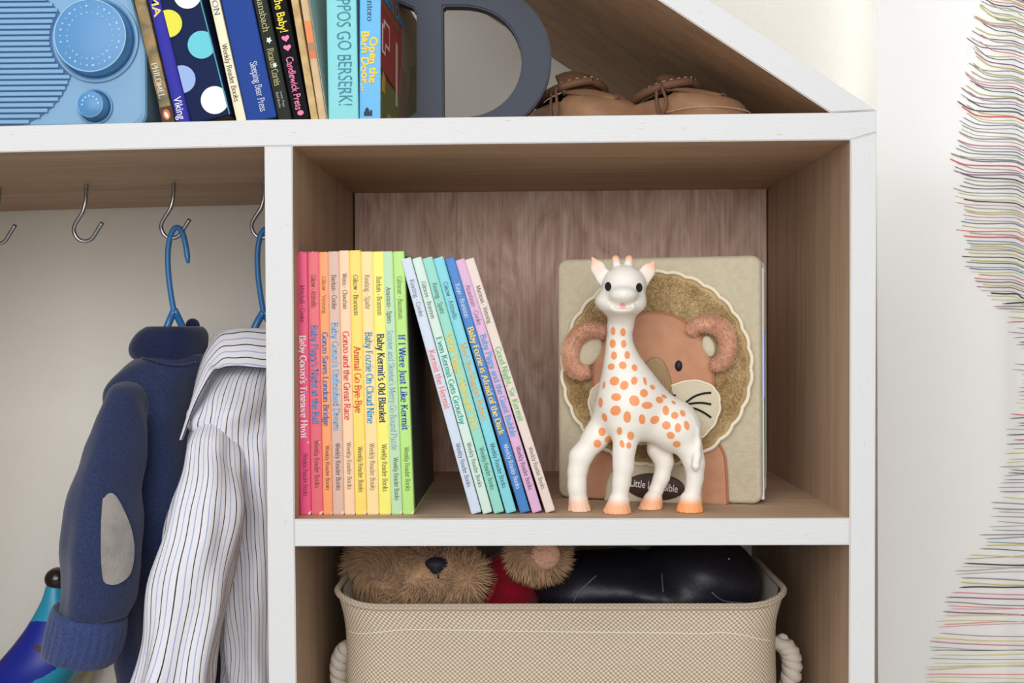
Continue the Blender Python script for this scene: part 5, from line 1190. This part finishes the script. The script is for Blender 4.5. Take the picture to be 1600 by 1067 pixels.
# mane with a scalloped edge
mc, mr = (1028,575), (147,150); nl = 30; mp_ = []
for i in range(nl*6):
    a = 2*PI*i/(nl*6); s_ = 1+.020*abs(math.sin(nl*a/2))-.01; mp_.append((mc[0]+mr[0]*s_*math.cos(a), mc[1]+mr[1]*s_*math.sin(a)))
ml = loop_px(mp_); _, mv, mf = padded('mane', ml, .0, .0062, m_mane, lion, .004); piping('mane_piping', ml, .0058, .0017, m_pip, lion)
fur('mane_pile', mv, mf, 26000, .0028, .0003, mat('mane_tips',(190,164,120),.95,.1,var=(45,(156,128,86),.9)), lion, 5, .2, keep=lambda c, n: (n @ np.array(n_)) > .93, curl=.9)
# face
fl = loop_px([(1023+94*math.cos(2*PI*i/64), 592+104*math.sin(2*PI*i/64)) for i in range(64)])
_, fv, ff = padded('face', fl, .004, .0062, m_face, lion, .004); piping('face_seam', fl, .0075, .0012, m_piy, lion)
# muzzle, two lobes with a scalloped edge
mzo = crom([(1026,604),(1040,606),(1055,601),(1079,594.5),(1102,597),(1119,608),(1126,627),(1123,648),(1112,668),(1092,684),(1062,692),(1026,690),(990,690),(960,680),(940,664),(929,645),(926,622),(934,605),(950,596),(975,594),(1000,602),(1013,605)],5)
mz = []
for i, p in enumerate(mzo[:-1]):
    d = np.array(p)-np.array([1026,640]); s_ = 1+.018*abs(math.sin(i*.62)); mz.append(tuple(np.array([1026,640])+d*s_))
mz2 = loop_px(mz); padded('muzzle', mz2, .009, .004, m_muz, lion, .003); piping('muzzle_piping', mz2, .0118, .0010, m_pip, lion)
# nose bridge of ribbed cloth, nose, mouth, whiskers, eyes
nb = crom([(999,616),(1003,590),(1010,570),(1019,560),(1028,557.5),(1037,561),(1045,573),(1051,592),(1056,616)],4); nb2 = loop_px([tuple(p) for p in nb]); padded('nose_bridge', nb2, .010, .0042, m_cord, lion, .002)
for i in range(9):
    x = 1004+i*6.0; y0 = 562+abs(x-1028)**1.55*.10; v, f, _ = tube([lp(1028+(x-1028)*.62,max(560,y0),.0142),lp(x,615,.0142)],.0005,5); obj('cord_rib', v, f, m_cord, lion, True)
padded('nose', loop_px([(1000,615),(1060,615),(1056,624),(1046,629),(1014,629),(1004,624)]), .0125, .003, m_yarn, lion, .0012)
for nm, pts in (('mouth_stitch',[(1030,628),(1031,642),(1040,650),(1056,648),(1066,640)]),('mouth_stitch',[(1030,642),(1022,650),(1006,648),(996,640)])):
    v, f, _ = tube(crom([lp(x,y,.0134) for x,y in pts],4),.0009,6); obj(nm, v, f, m_yarn, lion, True)
for s_ in (1,-1):
    for pts in ([(1075,627),(1088,618),(1101,613.5),(1114,612)],[(1075,630),(1090,628),(1102,628),(1114,630)],[(1075,635),(1090,637),(1103,643),(1114,650.5)]):
        pts = [(1028+(x-1028)*s_, y) for x,y in pts]; v, f, _ = tube(crom([lp(x,y,.0134) for x,y in pts],4),.0009,6); obj('whisker', v, f, m_yarn, lion, True)
    c = lp(1028+35*s_,571,.0098); rings = [[tuple(c+ex*(sz(5.8*r,.08)*math.cos(2*PI*i/24))+Vector((0,0,sz(8.6*r,.08)*math.sin(2*PI*i/24)))+n_*h) for i in range(24)] for r, h in ((1,0),(.96,.0012),(.75,.0022),(.4,.0028),(.05,.003))]
    v, f = loft(rings, True, True, True); obj('eye', v, f, m_blk, lion, True)
    v, f, _ = tube([lp(1028+38.5*s_,629.5,.0132),lp(1028+38.8*s_,631,.0134)],.0011,6); obj('whisker_dot', v, f, m_yarn, lion, True)
# fuzzy ears, each a plush roll with a cream inner
m_ear = mat('ear_fuzz', (228,180,150), .95, .1, sheen=.4, bump=(300,.5,4), var=(90,(206,152,122),.7))
for (cx, cy, path, inn, sd) in ((1110,540,[(1082,520),(1090,509),(1106,506),(1122,509),(1136,521),(1141,540),(1137,558),(1126,568),(1117,566)],(1109,541,10,17,-18),3),(922,548,[(952,520),(940,516),(924,516),(909,524),(899,541),(897,560),(903,575),(915,582),(926,580)],(925,547,18,26,25),4)):
    P = crom([lp(x,y,.012) for x,y in path],4); R_ = sz(12 if cx > 1000 else 13,.08); rad = [R_*(.72+.28*math.sin(PI*i/(len(P)-1))) for i in range(len(P))]
    v, f, _ = tube(P, rad, 12); e_ = obj('ear', v, f, m_ear, lion, True); fur('ear_fuzz', v, f, 7000, .0026, .00035, m_ear, e_, sd, .3, curl=1.0)
    lo_ = loop_px(oval(*inn,28)); padded('ear_lining', lo_, .006, .005, m_muz, e_, .002)
# name label
ll = loop_px(oval(1025.5,759,46,21,4,40)); padded('title_label', ll, .005, .0022, m_lab, lion, .0008)
a, b = lp(987,766-7,.0075), lp(1060.5,769,.0075); ex_ = (b-a).normalized(); uz = n_.cross(ex_)
lettering('title_lettering', 'Little Lion Bible', lp(987,757.5,.0075), ex_, uz, (b-a).length, sz(11.5,.08), mat('label_print',(236,232,226),.6), lion, serif=False, bold=.012)
# ------------------------------------------------------------------ fabric basket
zb2 = at(700,1440,0).z+.0004
bx0, bx1 = at(524,945,.05).x, at(1229,945,.05).x; by0, by1 = .022, .215; zr = at(870,946,by0).z
def tweed():
    m = mat('tweed_weave', (222,208,178), .9, .1); nt = m.node_tree; b = nt.nodes['Principled BSDF']
    tc = nt.nodes.new('ShaderNodeTexCoord'); s = nt.nodes.new('ShaderNodeSeparateXYZ'); nt.links.new(tc.outputs['UV'], s.inputs[0])
    def sn(i, per):
        a = nt.nodes.new('ShaderNodeMath'); a.operation = 'MULTIPLY'; a.inputs[1].default_value = PI/per; nt.links.new(s.outputs[i], a.inputs[0])
        q = nt.nodes.new('ShaderNodeMath'); q.operation = 'SINE'; nt.links.new(a.outputs[0], q.inputs[0]); return q
    a = nt.nodes.new('ShaderNodeMath'); a.operation = 'MULTIPLY'; nt.links.new(sn(0,.00185).outputs[0], a.inputs[0]); nt.links.new(sn(1,.0017).outputs[0], a.inputs[1])
    # two staggered sets of floats
    r = nt.nodes.new('ShaderNodeMapRange'); r.inputs[1].default_value = -.35; r.inputs[2].default_value = .30; nt.links.new(a.outputs[0], r.inputs[0])
    n = nt.nodes.new('ShaderNodeTexNoise'); n.inputs['Scale'].default_value = 220; nt.links.new(tc.outputs['Object'], n.inputs['Vector'])
    lo = nt.nodes.new('ShaderNodeMix'); lo.data_type = 'RGBA'; lo.inputs[6].default_value = (*lin((174,153,130)),1); lo.inputs[7].default_value = (*lin((156,134,112)),1); nt.links.new(n.outputs['Fac'], lo.inputs[0])
    x = nt.nodes.new('ShaderNodeMix'); x.data_type = 'RGBA'; x.inputs[7].default_value = (*lin((218,206,186)),1); nt.links.new(lo.outputs[2], x.inputs[6]); nt.links.new(r.outputs[0], x.inputs[0])
    nt.links.new(x.outputs[2], b.inputs['Base Color'])
    p = nt.nodes.new('ShaderNodeBump'); p.inputs['Strength'].default_value = .6; p.inputs['Distance'].default_value = .0008; nt.links.new(r.outputs[0], p.inputs['Height']); nt.links.new(p.outputs[0], b.inputs['Normal']); return m
m_tw = tweed(); m_can = mat('canvas_lining', (196,188,178), .9, .1, bump=(500,.4))
bk = thing('fabric_basket', ((bx0+bx1)/2,(by0+by1)/2,zb2), 'cream tweed fabric storage basket with rope handles in the lower cubby', 'basket')
def brect(x0,x1,y0,y1,r,z,n=9,zfun=None):
    P = []
    per = [(x0+r,y0),(x1-r,y0)]
    S = 26
    for i in range(S): P.append((x0+r+(x1-x0-2*r)*i/S, y0))
    for i in range(n): a = -PI/2+PI/2*i/n; P.append((x1-r+r*math.cos(a), y0+r+r*math.sin(a)))
    for i in range(8): P.append((x1, y0+r+(y1-y0-2*r)*i/8))
    for i in range(n): a = PI/2*i/n; P.append((x1-r+r*math.cos(a), y1-r+r*math.sin(a)))
    for i in range(S): P.append((x1-r-(x1-x0-2*r)*i/S, y1))
    for i in range(n): a = PI/2+PI/2*i/n; P.append((x0+r+r*math.cos(a), y1-r+r*math.sin(a)))
    for i in range(8): P.append((x0, y1-r-(y1-y0-2*r)*i/8))
    for i in range(n): a = PI+PI/2*i/n; P.append((x0+r+r*math.cos(a), y0+r+r*math.sin(a)))
    q_ = S+n+8+n+S//2; P = P[q_:]+P[:q_]
    xm = (x0+x1)/2; hw = (x1-x0)/2
    out = []
    for x, y in P:
        e = max(0,(abs(x-xm)/hw-.80)/.20); lift = .0055*e**2
        out.append((x,y,z+(lift if z > zr-.03 else lift*max(0,1-(zr-.03-z)/.04))))
    return out
H = zr-zb2
def wob(ring, amp, seed):
    return [(x+amp*noise.noise(Vector((x*9,y*9,z*11+seed))), y+amp*noise.noise(Vector((x*11+5,y*9,z*9+seed))), z) for x,y,z in ring]
rings = []; zz = []
for t, ins in ((1,.0),(.97,.0012),(.90,.0035),(.82,.0048),(.70,.0055),(.55,.007),(.4,.009),(.2,.013),(.06,.016),(0,.018)):
    z = zb2+H*t; rings.append(wob(brect(bx0+ins,bx1-ins,by0+ins*.5,by1-ins*.5,.042,z), .004 if t < .93 else .0, 3)); zz.append(z)
R = np.array(smooth_rings(rings,4)); mm, n = R.shape[:2]
R2 = np.concatenate([R,R[:,:1]],1); seg = np.linalg.norm(np.diff(R2,axis=1),axis=2)[mm//3]; cum = np.concatenate([[0],np.cumsum(seg)])
uv = [(cum[j],R2[i,j,2]) for i in range(mm) for j in range(n+1)]
v, f = loft(R2, False); f = f+[tuple((mm-1)*(n+1)+q for q in range(n))]
obj('outer_shell', v, f, m_tw, bk, True, uv)
# rolled rim
rim = rings[0]; v, f, tuv = tube([Vector(p)+Vector((0,0,-.001)) for p in rim]+[Vector(rim[0])+Vector((0,0,-.001))], .0026, 10, False)
L_ = cum[-1]; nr = len(rim)+1
obj('rim', v, f, m_tw, bk, True, [(tuv[i][1], tuv[i][0]*.0264) for i in range(len(v))])
# lining inside
inr = [brect(bx0+.004+i_,bx1-.004-i_,by0+.004+i_*.5,by1-.004-i_*.5,.040,zb2+H*t) for t, i_ in ((.998,0),(.8,.004),(.5,.007),(.2,.012),(.02,.016))]
v, f = loft(smooth_rings(inr,2), True, False, True); obj('lining', v, [q[::-1] for q in f], m_can, bk, True)
# seam of white thread under the rim
sp = [(538,983),(560,990),(600,987),(630,984),(680,984),(800,986),(950,988),(1050,989),(1100,990),(1125,988),(1160,992),(1190,999),(1212,1001)]
tb = bvh_of(R2.reshape(-1,3), loft(R2,False)[1]); P = []
for x, y in [tuple(p) for p in crom(sp,5)]:
    h = tb.ray_cast(CAM, rayd(x,y))
    if h[0] is not None: P.append(h[0]-rayd(x,y)*.0006)
v, f, _ = tube(P,.0003,5); obj('seam_thread', v, f, mat('white_thread',(240,236,228),.8), bk, True)
# rope handles
m_rope = mat('cotton_rope', (206,196,184), .9, .1, bump=(500,.5))
for sgn, X, px, pts in ((-1,bx0,0,[(545,1008,.09),(535,1024,.092),(531,1045,.094),(534,1072,.096),(544,1105,.098),(556,1120,.10)]),(1,bx1,0,[(1216,1000,.10),(1231,1014,.10),(1237,1032,.10),(1236,1057,.10),(1227,1086,.10),(1208,1100,.10)])):
    P = crom([at(x,y,d) for x,y,d in pts],10); mb = MB()
    for s_ in range(2):
        Q_ = []
        for i, p in enumerate(P):
            a = i*.52+PI*s_; Q_.append(Vector(p)+Vector((.0038*math.cos(a),.0044*math.sin(a),.0012*math.sin(a))))
        mb.tube(Q_,.0052,8)
    mb.build('rope_handle', m_rope, bk, True)

# ------------------------------------------------------------------ teddy bear lying in the basket
m_fur = mat('caramel_fur', (202,164,126), .8, .2, sheen=.3, var=(60,(172,134,100),.7)); m_red = mat('red_knit', (140,16,34), .9, .1, sheen=.2, bump=(400,.9,3)); m_pad = mat('paw_pad', (206,160,136), .8, .15)
ty = .115
tp = lambda x,y,d: np.array(at(x,y,d))
g = Grid((at(530,900,ty).x-.01,.045,at(700,985,ty).z),(at(790,900,ty).x,.20,at(700,822,ty).z),.002)
kk = sz(1,ty)
g.add(g.ell(tp(640,885,.135),(88*kk,.050,62*kk)), .006); g.add(g.ell(tp(692,898,.085),(58*kk,.034,40*kk)), .010)
g.add(g.ell(tp(578,845,.14),(28*kk,.016,26*kk)), .005)
g.d = np.maximum(g.d, g.Z-(at(700,853.5,.0).z-.001))
hv, hf = g.mesh()
hv = np.array(hv)
bear = thing('teddy_bear', (float(at(700,960,ty).x),.12,float(zb2+.02)), 'tan curly-haired teddy bear in red knit, lying in the fabric basket', 'teddy bear')
obj('head', hv, hf, m_fur, bear, True)
fur('head_fur', hv, hf, 17000, .0135, .0007, m_fur, bear, 2, .35, keep=lambda c, n: (n[:,1] < .55) & (c[:,2] < at(700,858,.0).z-.002), curl=1.1)
m_nose = mat('bear_nose', (34,34,44), .6, .3)
g = Grid((at(660,900,.05).x,.03,at(680,905,.05).z),(at(706,900,.05).x,.075,at(680,855,.05).z),.0012)
g.add(g.ell(tp(682,880,.053),(17*kk,.008,9*kk))); g.add(g.ell(tp(682,888,.053),(9*kk,.007,9*kk)), .003); v, f = g.mesh(); obj('nose', v, f, m_nose, bear, True)
v, f, _ = tube([at(684,893,.047),at(685,904,.049)],.0008,5); obj('mouth_stitch', v, f, m_nose, bear, True)
lathe('eye', at(622,882,.091), (0,-1,0), (1,0,0), [(-.004,.002),(0,.0032),(.0015,.0026),(.0025,.0012),(.003,.0002)], m_nose, bear, 16)
# red jumper: torso and arm
g = Grid((at(690,900,.1).x,.05,at(700,990,.1).z),(at(870,900,.1).x,.2,at(700,840,.1).z),.002)
g.add(g.ell(tp(752,925,.135),(62*kk,.045,52*kk))); g.add(g.ell(tp(800,915,.14),(52*kk,.04,46*kk)), .004); g.add(g.cone(tp(770,900,.12),tp(820,872,.10),.016,.014), .006); g.d = np.maximum(g.d, g.Z-(at(700,853.5,.0).z-.002))
v, f = g.mesh(); obj('jumper', v, f, m_red, bear, True)
for x0 in (724,742,760):
    v, f, _ = tube(crom([at(x0,945,.078),at(x0+10,922,.080),at(x0+16,905,.088)],4),.0011,6); obj('knit_rib', v, f, m_red, bear, True)
# raised paw
g = Grid((at(780,900,.07).x,.045,at(840,925,.07).z),(at(905,900,.07).x,.125,at(840,825,.07).z),.0015)
g.add(g.ell(tp(842,868,.085),(40*kk,.024,30*kk))); g.d = np.maximum(g.d, g.Z-(at(840,853.5,.0).z-.0015)); v, f = g.mesh(); obj('paw', v, f, m_fur, bear, True)
fur('paw_fur', v, f, 5200, .010, .0007, m_fur, bear, 3, .2, keep=lambda c, n: (c[:,2] < at(840,858,.0).z-.003) & ((n[:,1] > -.88) | (np.random.default_rng(1).random(len(c)) < .2)), curl=.9)
lathe('paw_pad', at(852,868,.060), (-.15,-1,.0), (1,0,0), [(-.006,.012),(0,.0115),(.0015,.008),(.0022,.002)], m_pad, bear, 24)

# ------------------------------------------------------------------ black leather bag beside it
m_blk2 = mat('black_leather', (24,23,32), .48, .4, bump=(220,.35,4))
g = Grid((at(815,900,.1).x,.046,at(1000,985,.1).z),(at(1222,900,.1).x,.2,at(1000,835,.1).z),.002)
ly = .12
g.add(g.ell(tp(928,912,ly),(96*kk,.055,46*kk))); g.add(g.ell(tp(968,880,ly+.01),(58*kk,.045,22*kk)), .008); g.add(g.ell(tp(1092,905,ly),(92*kk,.058,76*kk)), .010); g.add(g.ell(tp(1020,920,ly-.01),(80*kk,.05,40*kk)), .008)
g.sub(g.cone(tp(1034,850,.06),tp(1036,950,.058),.0018,.0018,1), .004); g.sub(g.cone(tp(915,945,.062),tp(940,895,.062),.0016,.0016), .004); g.sub(g.cone(tp(1090,925,.058),tp(1130,945,.058),.0016,.0016), .004)
g.d += .0022*np.sin(g.X*95+g.Z*60)*np.sin(g.Z*110-g.X*30)
g.d = np.maximum(g.d, g.Z-(at(1000,853.5,.0).z-.0012)); g.d = np.maximum(g.d, .050-g.Y)
v, f = g.mesh(); bag = thing('leather_bag', (float(at(1030,960,ly).x),ly,float(zb2+.02)), 'soft black leather bag with seams filling the right half of the basket', 'bag')
obj('bag_body', v, f, m_blk2, bag, True)
tr_ = bvh_of(v,f)
for pts in ([(1034,895),(1035,910),(1036,925)],[(896,940),(905,925),(922,908),(932,899)],[(1112,925),(1122,934),(1136,940),(1165,942)]):
    P = []
    for x, y in [tuple(p) for p in crom(pts,5)]:
        h = tr_.ray_cast(CAM, rayd(x,y))
        if h[0] is not None: P.append(h[0]-rayd(x,y)*.0004)
    if len(P) > 2: v_, f_, _ = tube(P,.0006,5); obj('seam', v_, f_, mat('seam_thread_grey',(92,92,104),.5), bag, True)
h = tr_.ray_cast(CAM, rayd(1139,873))
if h[0] is not None: lathe('rivet', h[0], -rayd(1139,873), (1,0,0), [(-.001,.0012),(.0006,.0011),(.001,.0003)], m_zinc, bag, 12)
